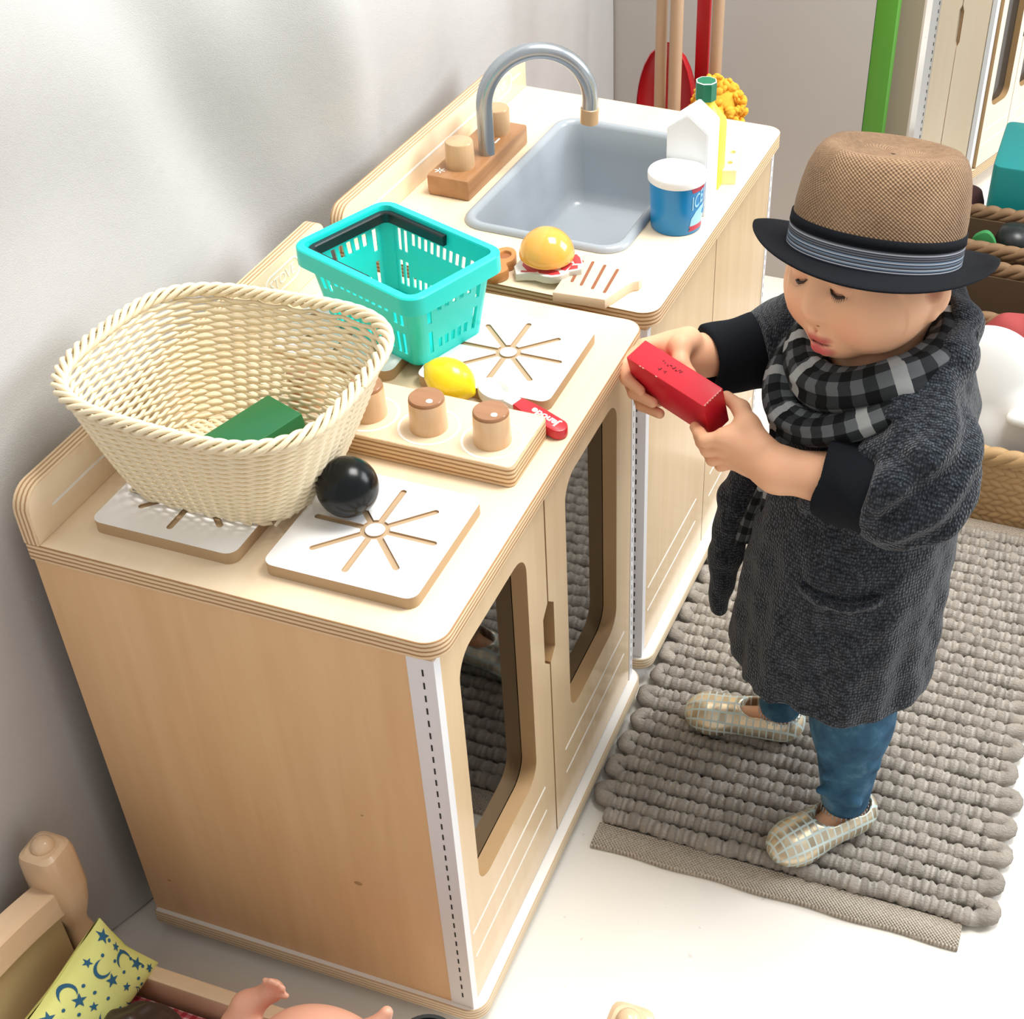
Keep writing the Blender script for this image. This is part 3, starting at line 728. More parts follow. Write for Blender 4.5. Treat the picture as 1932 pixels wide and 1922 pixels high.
# ice cream tub
M['tub_blue'] = plain('blue_paint', (.004, .23, .56), .3); M['tub_light'] = plain('light_blue_print', (.35, .68, .86), .35); M['ribbon'] = plain('crimson_print', (.50, .03, .07), .4); M['tub_white'] = plain('white_lid', (.88, .88, .88), .35)
tu = thing('ice_cream_tub', 'blue toy ice cream tub with round white lid beside the sink basin', 'tub', (.3448, .7238, CT))
tr = lambda z: .0292 + .0020 * z / .060
b = MB(); b.lathe([(.0282, 0), (.0292, .0012), (tr(.03), .03), (tr(.058), .058)], (.3448, .7238, CT + .0002), 56)
def tubmp(u, v, w): a = -.30 + u / .030; r = tr(v) + .0003 + w; return (.3448 + r * math.cos(a), .7238 + r * math.sin(a), CT + .0002 + v)
def dense(P, n=6):
    out = []
    for i in range(len(P)):
        p = np.array(P[i]); q = np.array(P[(i + 1) % len(P)]); out += [tuple(p + (q - p) * t) for t in np.linspace(0, 1, n, endpoint=False)]
    return out
def decal(P, mi):
    # a curved sticker: scanlines between left and right edges
    P = np.array(dense(P, 10)); zs = np.linspace(P[:, 1].min() + 1e-4, P[:, 1].max() - 1e-4, 14); G = []
    for z in zs:
        xs = []
        for i in range(len(P)):
            p, q = P[i], P[(i + 1) % len(P)]
            if (p[1] - z) * (q[1] - z) < 0: xs.append(p[0] + (q[0] - p[0]) * (z - p[1]) / (q[1] - p[1]))
        if len(xs) >= 2: G.append([tubmp(u, z, 0) for u in np.linspace(min(xs), max(xs), 12)])
    b.grid(G, mi)
decal([(-.013, .0095), (-.011, .0200), (-.004, .0285), (.006, .0330), (.030, .0340), (.030, .0080), (.0, .0080)], 1)
decal([(-.0105, .0515), (-.0125, .0570), (.014, .0570), (.014, .0515)], 2)
decal([(-.0145, .0045), (-.0120, .0080), (-.0140, .0110), (.010, .0110), (.010, .0045)], 2)
b.text('ICE', .0135, lambda u, v, w: tubmp(u * .95 - .0020, .0405 + v * 1.75 + u * .35, w), 3)
b.text('CREAM', .0085, lambda u, v, w: tubmp(u + .022, .0220 + v, w + .0002), 0)
b.build('tub_body', [M['tub_blue'], M['tub_light'], M['ribbon'], M['tub_light']], tu, smooth=50)
b = MB(); b.lathe([(.0325, .058), (.0334, .0588), (.0337, .0655), (.0328, .0672), (.0300, .0678), (.010, .0678)], (.3448, .7238, CT), 56); b.build('tub_lid', M['tub_white'], tu, smooth=40)

# milk carton
M['milk'] = plain('white_carton_paint', (.87, .88, .89), .38)
x0, x1, y0, y1 = .3222, .3708, .7525, .801; e = CT + .1020; rz = CT + .1212; xm = (x0 + x1) / 2
b = MB(); v = [(x0, y0, CT + .0002), (x1, y0, CT + .0002), (x1, y1, CT + .0002), (x0, y1, CT + .0002), (x0, y0, e), (x1, y0, e), (x1, y1, e), (x0, y1, e), (xm, y0, rz), (xm, y1, rz)]
bmx = bmesh.new(); vs = [bmx.verts.new(q) for q in v]
for fc in ((3, 2, 1, 0), (1, 2, 6, 5), (3, 0, 4, 7), (0, 1, 5, 8, 4), (2, 3, 7, 9, 6), (5, 6, 9, 8), (7, 4, 8, 9)): bmx.faces.new([vs[i] for i in fc])
bmesh.ops.bevel(bmx, geom=list(bmx.edges), offset=.0012, segments=2, affect='EDGES'); b.bm(bmx)
tag(b.build('milk_carton', M['milk'], None), 'tall white toy milk carton with pointed roof behind the ice cream tub', 'carton')
# yellow bottle with green cap
M['bottle_y'] = plain('yellow_paint', (.92, .72, .06), .35); M['cap_green'] = plain('green_cap_paint', (.004, .17, .085), .35)
yb = thing('toy_bottle', 'yellow toy bottle with green screw cap standing behind the milk carton', 'bottle', (.346, .838, CT))
bx0, bx1, by0, by1 = .3195, .3675, .8215, .8540; xm = .3415; ym = (by0 + by1) / 2
b = MB(); prof = [(.0225, 0), (.0240, .0012), (.0240, .074), (.0225, .081), (.0150, .094), (.0108, .100), (.0100, .108)]
G = [[(xm + .001 + x, ym + y, CT + .0002 + z) for x, y in rrect(-r, r, -min(.0162, r), min(.0162, r), min(.005, r * .45) if i < 4 else min(r, .0162) * .98, 5)] for i, (r, z) in enumerate(prof)]
b.grid(G, closed_v=True); b.add(G[0], [tuple(range(len(G[0])))[::-1]]); b.add(G[-1], [tuple(range(len(G[-1])))]); b.build('bottle_body', M['bottle_y'], yb, smooth=40)
b = MB(); b.lathe([(.0112, .105), (.0128, .1055), (.0128, .1250), (.0122, .1265)], (xm + .001, ym, CT), 8, 0); b.lathe([(.0122, .1263), (.0127, .1267), (.0118, .1275), (.0112, .1269)], (xm + .001, ym, CT), 8, 1)
b.lathe([(.0113, .1260), (.0113, .1273), (.001, .1273)], (xm + .001, ym, CT), 8, 0)
b.build('bottle_cap', [M['cap_green'], M['engraved']], yb, smooth=20)
M['cheese'] = plain('pale_yellow_cheese', (.90, .86, .50), .45); M['cheese_hole'] = plain('cheese_hole', (.50, .48, .14), .6)
b = MB(); co = [(.3655, .8392), (.3823, .8453), (.3674, .9309), (.3512, .9056)]
def hol(c): return [(c[0] + .0036 * math.cos(a), c[1] + .0042 * math.sin(a)) for a in np.linspace(0, 2 * PI, 17)[:-1]]
hc = [(.3690, .8640), (.3648, .8935)]
b.slab(co, CT + .0002, CT + .014, 0, holes=[]); b.slab(co, CT + .014, CT + .018, 0, holes=[hol(c) for c in hc])
for c in hc: b.slab(hol(c), CT + .014, CT + .0146, 1)
tag(b.build('toy_cheese', [M['cheese'], M['cheese_hole']], None), 'pale yellow toy cheese wedge with two holes beside the milk carton', 'cheese')
# ------------------------------------------------------------------ the toddler
A = np.array
Fv = A([-.8211, -.5708, 0]); Lv = A([.5708, -.8211, 0]); Zv = A([0, 0, 1.])
BC = A([.4428, .4196, .5463]); BU = A([.8947, -.4420, -.0640]); BV = A([.4379, .8402, .3197]); BW = A([-.0875, -.3141, .9453])
bw = lambda u, v, w: BC + BU * u + BV * v + BW * w
# the red block in the hands
M['red_block'] = plain('red_block_paint', (.66, .015, .035), .36, var=.10, bump=.05, bscale=90); M['chip'] = plain('chipped_wood', (.75, .45, .38), .6); M['ink'] = plain('dark_red_ink', (.14, .008, .015), .6)
def xt(m, mp):
    rk = random.Random(21)                                       # two lines of small worn handwriting
    for (u0, v0, n) in ((-.0185, .0040, 11), (-.0160, -.0052, 6)):
        for k in range(n):
            if k in (2, 5): continue
            pu, pv = u0 + k * .0023, v0; q = [(pu, pv)]
            for _ in range(3): q.append((q[-1][0] + rk.uniform(-.0006, .0014), pv + rk.uniform(-.0022, .0026)))
            m.tube([mp(x, y, .0252) for x, y in q], .00042, 5, mi=2)
    for i in range(7): m.box(.0522, .0528, -.0125 + i * .0036, -.0108 + i * .0036, .0242, .0253, 1, mp=mp)
    for a in (-.034, -.030, -.012): m.box(a, a + .0022, -.0142, -.0136, .0243, .0252, 1, mp=mp)
m = MB(); mpB = lambda a, b_, d: tuple(bw(a, b_, d))
m.box(-.0525, .0525, -.0139, .0139, -.0251, .0251, 0, bev=.0012, mp=mpB); xt(m, mpB)
tag(m.build('toy_block', [M['red_block'], M['chip'], M['ink']], None), 'red wooden block with dark lettering held in both hands of the toddler', 'block')

kid = thing('person', 'toddler in brown straw hat and grey knit coat holding a red block', 'person', (.635, .43, 0))
HC = A([.6092, .4851, .6835]); HS = .93
Hf = A([-.5689, -.8158, -.1042]); Hl = A([.8135, -.5768, .0742]); Hu = A([-.1206, -.0425, .9918]); _r = .10; Hl, Hu = Hl * math.cos(_r) + Hu * math.sin(_r), Hu * math.cos(_r) - Hl * math.sin(_r); HM = np.stack([Hf, Hl, Hu], 1)
hp = lambda a, b, c: HC + HS * (Hf * a + Hl * b + Hu * c)
hc = A([.607, .490, .6915]); hn = Zv + .26 * A([-.13, .99, 0]) + .065 * A([.948, .319, 0]); hn /= np.linalg.norm(hn); hf = Hf - hn * (Hf @ hn); hf /= np.linalg.norm(hf); hl = np.cross(hn, hf)
hat = lambda a, b_, c: hc + hf * a + hl * b_ + hn * c
S = SDF((.375, .275, .028), (.745, .60, .785), .0015)
# head
def he(c, r, k=.012, op='add'): S.ell(hp(*c), A(r) * HS, k, HM, op)
he((-.012, 0, .008), (.078, .069, .074), 0)
he((.010, 0, -.020), (.065, .066, .056), .03)
for s in (-1, 1):
    he((.038, .034 * s, -.030), (.034, .034, .032), .035); he((.026, .044 * s, -.004), (.034, .024, .036), .035)
    he((.042, .026 * s, .028), (.024, .030, .018), .02)
he((.054, 0, -.062), (.018, .023, .013), .018)
he((.056, 0, -.052), (.024, .027, .022), .014)
for s in (-1, 1): he((.081, .029 * s, .014), (.012, .016, .0085), .012, 'sub')
S.cap(hp(.064, 0, .010), hp(.0800, 0, -.0195), .0058 * HS, .0110 * HS, .013)
for s in (-1, 1):
    he((.0750, .0118 * s, -.0230), (.0085, .0070, .0070), .0035)
    he((.0815, .0060 * s, -.0300), (.0036, .0026, .0026), .002, 'sub')
    he((.0615, .0285 * s, .0110), (.0135, .0150, .0110), .004)                 # closed, downcast lids
    S.chain([hp(.0700, .0165 * s, .0070), hp(.0738, .0270 * s, .0025), hp(.0662, .0410 * s, .0058)], [.0012] * 3, .002, 'sub')
    S.chain([hp(.0745, .0150 * s, .0165), hp(.0750, .0280 * s, .0200), hp(.0680, .0420 * s, .0165)], [.0007] * 3, .004, 'sub')
S.chain([hp(.0690, -.0205, -.0520), hp(.0790, -.0070, -.0455), hp(.0800, 0, -.0470), hp(.0790, .0070, -.0455), hp(.0690, .0205, -.0520)], [.0028, .0056, .0054, .0056, .0028], .0035)
S.chain([hp(.0670, -.0180, -.0560), hp(.0765, -.0060, -.0605), hp(.0765, .0060, -.0605), hp(.0670, .0180, -.0560)], [.0034, .0066, .0066, .0034], .0035)
S.chain([hp(.0715, -.0180, -.0530), hp(.0850, 0, -.0525), hp(.0715, .0180, -.0530)], [.0008, .0024, .0008], .002, 'sub')
S.cap(hp(.0805, 0, -.036), hp(.0805, 0, -.041), .0012, .0012, .004, 'sub')
for s in (-1, 1):
    EM = np.stack([Hf * .9 - Hl * .35 * s, Hl * .9 * s + Hf * .35, Hu], 1)
    S.ell(hp(-.008, .0735 * s, -.014), A([.0175, .0075, .0265]) * HS, .004, EM)
    S.ell(hp(-.001, .0835 * s, -.007), A([.0105, .0065, .0160]) * HS, .002, EM, 'sub')
    S.ell(hp(-.001, .0735 * s, -.0365), A([.0070, .0055, .0068]) * HS, .005, EM)
S.cap(hp(-.022, 0, -.05), (.632, .482, .565), .040, .046, .02)
S.box(hc + hn * .0555, (.15, .15, .060), 0, .003, np.stack([hf, hl, hn], 1), 'sub')          # the crown of the head is inside the hat
# trunk and legs under the clothes
S.ell((.636, .474, .50), (.072, .084, .105), .03, np.stack([Fv, Lv, Zv], 1)); S.ell((.640, .460, .34), (.074, .084, .10), .04, np.stack([Fv, Lv, Zv], 1))
lL = [(.665, .425, .29), (.664, .402, .17), (.675, .374, .060), (.676, .372, .034)]; lR = [(.620, .490, .29), (.586, .492, .17), (.566, .486, .062), (.567, .486, .034)]
S.chain(lL, [.040, .025, .0185, .0185], .01); S.chain(lR, [.040, .025, .0185, .0185], .01)
S.cap((.680, .378, .040), (.640, .330, .033), .018, .014, .012); S.cap((.572, .487, .040), (.510, .480, .033), .018, .014, .012)
# arms
shL, elL, wrL = A([.672, .420, .570]), A([.690, .374, .515]), bw(.134, -.006, -.018); shR, elR, wrR = A([.585, .545, .560]), A([.515, .565, .515]), bw(-.034, .066, -.036)
S.chain([shL, elL, elL + (wrL - elL) * .45, wrL], [.036, .031, .0285, .0195], .012); S.chain([shR, elR, elR + (wrR - elR) * .4, wrR], [.036, .030, .026, .0195], .012)
def finger(P, r): S.chain([bw(*p) for p in P], r, .0022)
r4 = [.0078, .0068, .0062, .0054]
S.cap(wrL, bw(.098, -.010, -.010), .0205, .0178, .012); S.cap(wrL, bw(.100, -.008, -.028), .018, .0140, .012)
for p in ((.081, -.022, .006), (.083, -.022, -.008), (.085, -.020, -.0215), (.086, -.016, -.0335)): S.cap(bw(.106, -.008, p[2] * .8 - .008), bw(*p), .0125, .0090, .006)
finger([(.081, -.022, .006), (.0675, -.0325, .0040), (.0525, -.0258, -.0035), (.0410, -.0208, -.0080)], r4)
finger([(.083, -.022, -.008), (.0685, -.0330, -.0105), (.0535, -.0262, -.0165), (.0430, -.0206, -.0205)], r4)
finger([(.085, -.020, -.0215), (.0710, -.0312, -.0255), (.0570, -.0245, -.0300), (.0490, -.0150, -.0320)], [.0076, .0066, .0060, .0052])
finger([(.086, -.016, -.0335), (.0750, -.0258, -.0380), (.0645, -.0205, -.0415), (.0580, -.0130, -.0430)], [.0070, .0060, .0054, .0047])
S.cap(bw(.084, -.016, .004), bw(.090, .004, .004), .0105, .0120, .008)
S.chain([bw(.112, -.004, -.004), bw(.090, .003, .006), bw(.070, .0165, .004), bw(.046, .0212, .000)], [.0155, .0110, .0080, .0062], .006)
S.cap(wrR, bw(-.046, .038, -.008), .0195, .0165, .012); S.cap(wrR, bw(-.040, .042, -.030), .017, .015, .012)
for p in ((-.063, .018, .004), (-.060, .018, -.014), (-.056, .018, -.030), (-.050, .018, -.045)): S.cap(bw(-.046, .045, p[2] * .7 - .006), bw(*p), .0125, .0084, .006)
finger([(-.063, .018, .004), (-.0640, -.0120, .0035), (-.0520, -.0208, -.0020), (-.0345, -.0204, -.0072)], r4)
finger([(-.060, .018, -.0125), (-.0630, -.0110, -.0165), (-.0440, -.0222, -.0165), (-.0185, -.0204, -.0150)], r4)
finger([(-.056, .018, -.029), (-.0590, -.0090, -.0340), (-.0370, -.0215, -.0320), (-.0115, -.0204, -.0275)], [.0076, .0067, .0061, .0053])
finger([(-.050, .018, -.044), (-.0500, .0010, -.0500), (-.0360, -.0060, -.0430), (-.0240, -.0040, -.0335)], [.0070, .0060, .0054, .0047])
S.chain([bw(-.040, .056, -.008), bw(-.030, .038, .008), bw(-.016, .0225, .006), bw(-.001, .0208, .002)], [.0150, .0110, .0078, .0060], .006)
def skin_mat():
    t = NT('skin'); c = t.at('col').outputs['Color']; v = t.coord()
    c = t.mix(t.math('MULTIPLY', t.noise(v, 70, 4), .10), c, (.55, .22, .13)); t.bump(t.noise(v, 700, 2), .10, .0004)
    t.b.inputs['Subsurface Radius'].default_value = (.012, .004, .002); t.b.inputs['Subsurface Scale'].default_value = .35
    return t.fin(c, .5, spec=.35, Subsurface_Weight=.18)
M['skin'] = skin_mat()
body, P = S.build('body', M['skin'], kid, smooth=2); del S
col = np.tile(A([.86, .485, .295]), (len(P), 1))
q = (P - HC) @ HM / HS
def blob(c, r, tint, amt, sharp=1.0):
    d = np.sqrt((((q - A(c)) / A(r)) ** 2).sum(1)); w_ = np.clip((1.15 - d) * 3.0 * sharp, 0, 1)[:, None] * amt
    col[:] = col * (1 - w_) + A(tint) * w_
for s in (-1, 1):
    blob((.062, .040 * s, -.030), (.03, .022, .020), (.88, .39, .26), .55, .4)
    blob((.072, .029 * s, .033), (.02, .017, .0028), (.30, .17, .11), .5, .5)      # faint brows
    blob((.0820, .0060 * s, -.0305), (.0035, .0026, .0024), (.34, .11, .08), .6); blob((.070, .029 * s, .006), (.016, .016, .007), (.56, .25, .18), .35, .5)
    blob((-.003, .081 * s, -.007), (.010, .008, .015), (.50, .18, .11), .8, .6)
blob((.080, 0, -.0475), (.012, .0190, .0062), (.56, .10, .10), .9, .8); blob((.076, 0, -.0605), (.014, .0185, .0078), (.62, .09, .11), .95, .8)
blob((.0790, 0, -.0530), (.010, .0165, .0020), (.16, .02, .02), .9, 1.2)
attr(body, 'col', col, True)
# lashes, hair
M['hair'] = plain('dark_hair', (.030, .016, .011), .5, bump=.4, bscale=300)
for s in (1, -1):
    b = MB(); b.tube([hp(.0715, .0155 * s, .0078), hp(.0748, .0215 * s, .0038), hp(.0750, .0280 * s, .0020), hp(.0722, .0350 * s, .0030), hp(.0662, .0420 * s, .0064)], [.0006, .0014, .0018, .0016, .0007], 6, flat=.8)
    for i in range(11):
        f_ = i / 10.; bb = .0165 + .0245 * f_; aa = .0745 - (2 * f_ - .85) ** 2 * .0055; cc = .0070 - .0050 * math.sin(PI * min(1, f_ * 1.05))
        b.tube([hp(aa, bb * s, cc), hp(aa + .0026, (bb + .0010) * s, cc - .0026), hp(aa + .0044, (bb + .0020) * s, cc - .0036)], [.00030, .00022, .00008], 4)
    b.build('eyelashes', M['hair'], kid, smooth=180)
S = SDF(hp(-.11, 0, 0) - .11, hp(-.01, 0, .02) + .11, .002)
S.ell(hp(-.020, 0, .010), A([.077, .0735, .074]) * HS, 0, HM); S.box(hp(0, 0, .085), A([.2, .2, .045]) * HS, 0, .004, HM, 'sub'); S.box(hp(.075, 0, -.02), A([.048, .12, .052]) * HS, .01, .01, HM, 'sub'); S.box(hp(-.02, 0, -.085), A([.12, .12, .040]) * HS, .0, .008, HM, 'sub')
for s in (-1, 1): S.ell(hp(-.004, .076 * s, -.014), A([.017, .02, .026]) * HS, .004, HM, 'sub')
S.warp(lambda X, Y, Z, f: f + .0009 * np.sin(X * 900 + 40 * np.sin(Z * 30)))
S.build('hair', M['hair'], kid, one=True)

# ---- coat
def knit_mat():
    t = NT('grey_knit'); v = t.coord(); s3 = t.sep(v)
    big = t.noise(v, 9, 3); fl = t.noise(v, 420, 3, .7); fl2 = t.noise(v, 150, 2)
    vo = t.n('TexVoronoi', {'Vector': t.coord(scale=(1, 1, .62)), 'Scale': 400.0, 'Randomness': .5}).outputs['Distance']
    st = t.math('SUBTRACT', 1.0, t.math('MULTIPLY', vo, 1.5))
    f = t.math('ADD', t.math('MULTIPLY', fl, .60), t.math('MULTIPLY', st, .48)); f = t.math('ADD', f, t.math('MULTIPLY', t.math('SUBTRACT', fl2, .5), .4))
    c = t.ramp(f, [(.22, (.009, .011, .015)), (.52, (.032, .039, .051)), (.90, (.125, .150, .190))])
    t.bump(t.math('ADD', st, t.math('MULTIPLY', fl, .8)), .75, .0022)
    t.b.inputs['Sheen Weight'].default_value = .25; t.b.inputs['Sheen Roughness'].default_value = .45
    return t.fin(c, .95, spec=.1)
M['knit'] = knit_mat()
M['cuff'] = plain('black_jersey', (.008, .010, .014), .9, spec=.15, bump=.3, bscale=900)
FM = np.stack([Fv, Lv, Zv], 1)
S = SDF((.405, .275, .095), (.80, .645, .685), .0022)
zk = [.09, .16, .22, .30, .40, .48, .55, .585, .62]
ck = A([(.620, .452), (.620, .453), (.622, .456), (.624, .460), (.628, .467), (.634, .474), (.640, .480), (.643, .484), (.645, .488)])
rF = [.106, .109, .110, .108, .103, .097, .086, .072, .045]; rL = [.118, .119, .118, .115, .112, .108, .100, .084, .055]
def trunk(X, Y, Z, f):
    z = Z.ravel(); g = lambda a: np.interp(z, zk, a).reshape(1, 1, -1).astype(np.float32)
    dx = X - g(ck[:, 0]); dy = Y - g(ck[:, 1]); a = dx * Fv[0] + dy * Fv[1]; b_ = dx * Lv[0] + dy * Lv[1]
    r = np.sqrt((a / g(rF)) ** 2 + (b_ / g(rL)) ** 2); ang = np.arctan2(b_, a)
    low = np.clip((.50 - Z) / .25, 0, 1)
    d = (r - 1) * np.minimum(g(rF), g(rL)) * .95
    d = d + low * (.0035 * np.sin(ang * 7 + 2.0 * np.sin(Z * 9)) + .0016 * np.sin(ang * 17 + 9 * Z)) + .0016 * np.sin(Z * 55 + ang * 2) * np.clip((Z - .36) / .1, 0, 1)
    hem = .214 - .006 * np.clip((a - .055) / .05, 0, 1) ** 1.6 + .004 * np.sin(ang * 3)
    d = np.maximum(d, hem - Z)
    inner = (r - .88) * .1                                     # hollow at the hem
    d = np.maximum(d, -np.maximum(inner, Z - (hem + .035)))
    d = np.maximum(d, Z - .61); k = .022; hh = np.maximum(k - np.abs(f - d), 0) / k
    return np.minimum(f, d) - hh * hh * k * .25
S.chain([(.668, .428, .590), (.690, .388, .552), (.692, .370, .520)], [.042, .047, .044], .03)
S.chain([(.692, .370, .520), (.672, .366, .516), (.648, .366, .517)], [.044, .043, .040], .02)
S.chain([(.590, .545, .575), (.548, .556, .552), (.518, .560, .530), (.487, .540, .526)], [.046, .043, .041, .037], .025)
for a_, b_ in (((.655, .326, .548), (.690, .334, .490)), ((.668, .332, .562), (.712, .346, .505)), ((.690, .345, .585), (.728, .370, .530)), ((.650, .330, .515), (.672, .340, .480))):
    S.cap(a_, b_, .0080, .0065, .016)
for a_, b_ in (((.500, .520, .560), (.505, .565, .562)), ((.520, .525, .573), (.530, .570, .578))): S.cap(a_, b_, .007, .006, .012)
def cutaway(p, d):
    d = A(d); d /= np.linalg.norm(d); x_, y_, _ = frame_of(d); S.box(A(p) + d * .05, (.075, .075, .05), .0, .004, np.stack([x_, y_, d], 1), 'sub')
cutaway((.650, .366, .516), (-.98, .02, .1)); cutaway((.487, .540, .526), (-.77, -.63, .03))
S.warp(trunk)
# shawl collar
S.chain([(.600, .575, .595), (.640, .572, .612), (.672, .545, .625), (.694, .500, .626), (.698, .450, .618), (.686, .402, .592), (.655, .371, .556), (.612, .368, .520), (.588, .378, .470)], [.020, .020, .021, .022, .022, .020, .017, .013, .009], .010)
S.chain([(.600, .575, .600), (.566, .556, .590), (.545, .525, .562), (.530, .505, .52)], [.020, .019, .017, .012], .010)
S.ell((.614, .474, .632), (.074, .070, .060), .012, FM, 'sub')
# loose front panel on the far side, pocket welt
S.chain([(.515, .500, .43), (.492, .500, .36), (.484, .500, .28), (.479, .500, .192)], [.020, .021, .020, .011], .006)
S.chain([(.522, .462, .41), (.510, .460, .30), (.500, .462, .20)], [.010, .011, .012], .006, 'sub')
def near_y(x, z):
    g = lambda q: np.interp(z, zk, q); yy_ = np.linspace(.25, .46, 400); dx = x - g(ck[:, 0]); dy = yy_ - g(ck[:, 1])
    r = np.sqrt(((dx * Fv[0] + dy * Fv[1]) / g(rF)) ** 2 + ((dx * Lv[0] + dy * Lv[1]) / g(rL)) ** 2); return yy_[np.argmax(r < 1)]
pk = [(x, near_y(x, z), z) for x, z in zip(np.linspace(.6000, .6720, 14), .3790 + .009 * (np.linspace(-.75, 1, 14)) ** 2)]
S.chain([A(p) + A([0, -.001, -.0060]) for p in pk], [.0062] * 14, .004); S.chain([A(p) + A([0, -.0015, .0008]) for p in pk], [.0030] * 14, .002, 'sub')
S.warp(lambda X, Y, Z, f: f + .0042 * np.sin(150 * (X * .55 - Z * .83) + 60 * (Y - .34)) * np.clip((.425 - Y) / .03, 0, 1) * np.clip((X - .650) / .02, 0, 1) * np.clip((Z - .475) / .02, 0, 1))
S.warp(lambda X, Y, Z, f: f + .0011 * np.sin(X * 130 + 3 * np.sin(Y * 60)) * np.sin(Z * 120 + 2 * np.sin(X * 50)))
coat, P = S.build('coat', M['knit'], kid, smooth=1); del S
def cuff(a, b, ra, rb, ri):
    S = SDF(np.minimum(a, b) - .055, np.maximum(a, b) + .055, .0018); a = A(a); b = A(b); d = (b - a) / np.linalg.norm(b - a)
    S.cap(a, b, ra, rb, 0); M3 = np.stack([frame_of(d)[0], frame_of(d)[1], d], 1); L = np.linalg.norm(b - a)
    S.box(b + d * .06, (.2, .2, .060), 0, .004, M3, 'sub'); S.box(a - d * .07, (.2, .2, .060), 0, .004, M3, 'sub')
    S.cap(a, b + d * .03, ri, ri * 1.02, .003, 'sub')
    S.warp(lambda X, Y, Z, f: f + .0012 * np.sin(X * 140 + Z * 90)); S.build('cuff', M['cuff'], kid)
cuff((.652, .366, .516), (.603, .3670, .5205), .0450, .0400, .0330); cuff((.490, .541, .526), (.447, .505, .528), .0405, .0360, .0285)

# ---- scarf
def scarf_mat():
    t = NT('checked_scarf'); s = t.sep(t.at('uvw').outputs['Vector'])
    p = .0108
    def band(x, w): return t.math('LESS_THAN', t.math('FRACT', t.math('DIVIDE', x, p * 2)), w)
    a = band(s[0], .5); b = band(s[1], .5); big = t.math('LESS_THAN', t.math('FRACT', t.math('DIVIDE', s[0], p * 9)), .11)
    f = t.math('MULTIPLY', t.math('ADD', a, b), .5); n = t.noise(t.at('uvw').outputs['Vector'], 900, 2)
    c = t.ramp(f, [(0, (.007, .008, .009)), (.4, (.030, .034, .037)), (.62, (.036, .040, .043)), (1, (.125, .135, .145))])
    c = t.mix(t.math('MULTIPLY', big, .7), c, (.48, .50, .50)); t.bump(n, .3, .0008)
    return t.fin(c, .9, spec=.15)
M['scarf'] = scarf_mat()
def ribbon(mb, uvs, path, rad, flat, seg=26, closed=False, up=None, wr=.10, n=90, v0=0.0):
    Pp = A(path); k = len(Pp); out = []
    idx = np.linspace(0, k if closed else k - 1, n, endpoint=not closed)
    for x in idx:
        i = int(min(x, k - 1 if closed else k - 2)); t = x - i
        g = (lambda j: Pp[j % k]) if closed else (lambda j: Pp[min(max(j, 0), k - 1)])
        p0, p1, p2, p3 = g(i - 1), g(i), g(i + 1), g(i + 2); out.append(.5 * (2 * p1 + (p2 - p0) * t + (2 * p0 - 5 * p1 + 4 * p2 - p3) * t * t + (3 * p1 - p0 - 3 * p2 + p3) * t ** 3))
    out = A(out); R_ = np.interp(np.linspace(0, 1, n), np.linspace(0, 1, len(rad)), rad)
    b = MB(); b.tube(out, R_, seg, closed=closed, flat=flat, up=up, caps=False); V = b.v[0].reshape(n, seg, 3); c = out[:, None, :]
    aa = np.arange(seg) * 2 * PI / seg; ll = np.linspace(0, 1, n)[:, None]
    wv = 1 + wr * np.sin(aa * 5 + 3 * np.sin(ll * 9))[:, :] * (.6 + .4 * np.sin(ll * 31)) + wr * .5 * np.sin(aa * 9 + ll * 23)
    V = c + (V - c) * wv[..., None]
    L = np.concatenate([[0], np.cumsum(np.linalg.norm(np.diff(out, axis=0), axis=1))])
    G = V if not closed else V; F = []
    mb.grid(np.concatenate([G, G[:, :1]], 1), closed_u=closed)
    u = np.repeat(L[:, None], seg + 1, 1); w_ = np.repeat((np.arange(seg + 1) / seg * 2 * PI)[None, :], n, 0) * R_[:, None] * .8 + v0
    uvs.append(np.stack([u, w_, 0 * u], -1).reshape(-1, 3))
b = MB(); uv = []
def ringp(cx, cy, cz, rf, rl, drop, back, n=14):
    out = []
    for k in range(n):
        a = 2 * PI * k / n; fz = math.cos(a)
        out.append(A([cx, cy, cz]) + Fv * rf * math.cos(a) + Lv * rl * math.sin(a) + Zv * (-drop * max(fz, 0) ** 1.3 + back * max(-fz, 0)))
    return out
ribbon(b, uv, ringp(.624, .473, .612, .064, .070, .034, .010), [.0225], 1.0, closed=True, n=120)
ribbon(b, uv, ringp(.620, .466, .592, .080, .082, .052, .030), [.0195], .8, closed=True, n=120, v0=.004)
ribbon(b, uv, [(.556, .430, .535), (.552, .436, .490), (.540, .445, .440), (.528, .447, .395), (.519, .448, .352)], [.016, .015, .016, .017, .018], .42, n=60, up=A([.8, -.5, 0]))
ribbon(b, uv, [(.548, .420, .540), (.546, .425, .500), (.545, .430, .455), (.541, .437, .410), (.536, .441, .372)], [.014, .013, .013, .013, .012], .45, n=60, up=A([.9, -.4, 0]), v0=.006)
sc = b.build('scarf', M['scarf'], kid, smooth=180, fix=False); attr(sc, 'uvw', np.concatenate(uv))

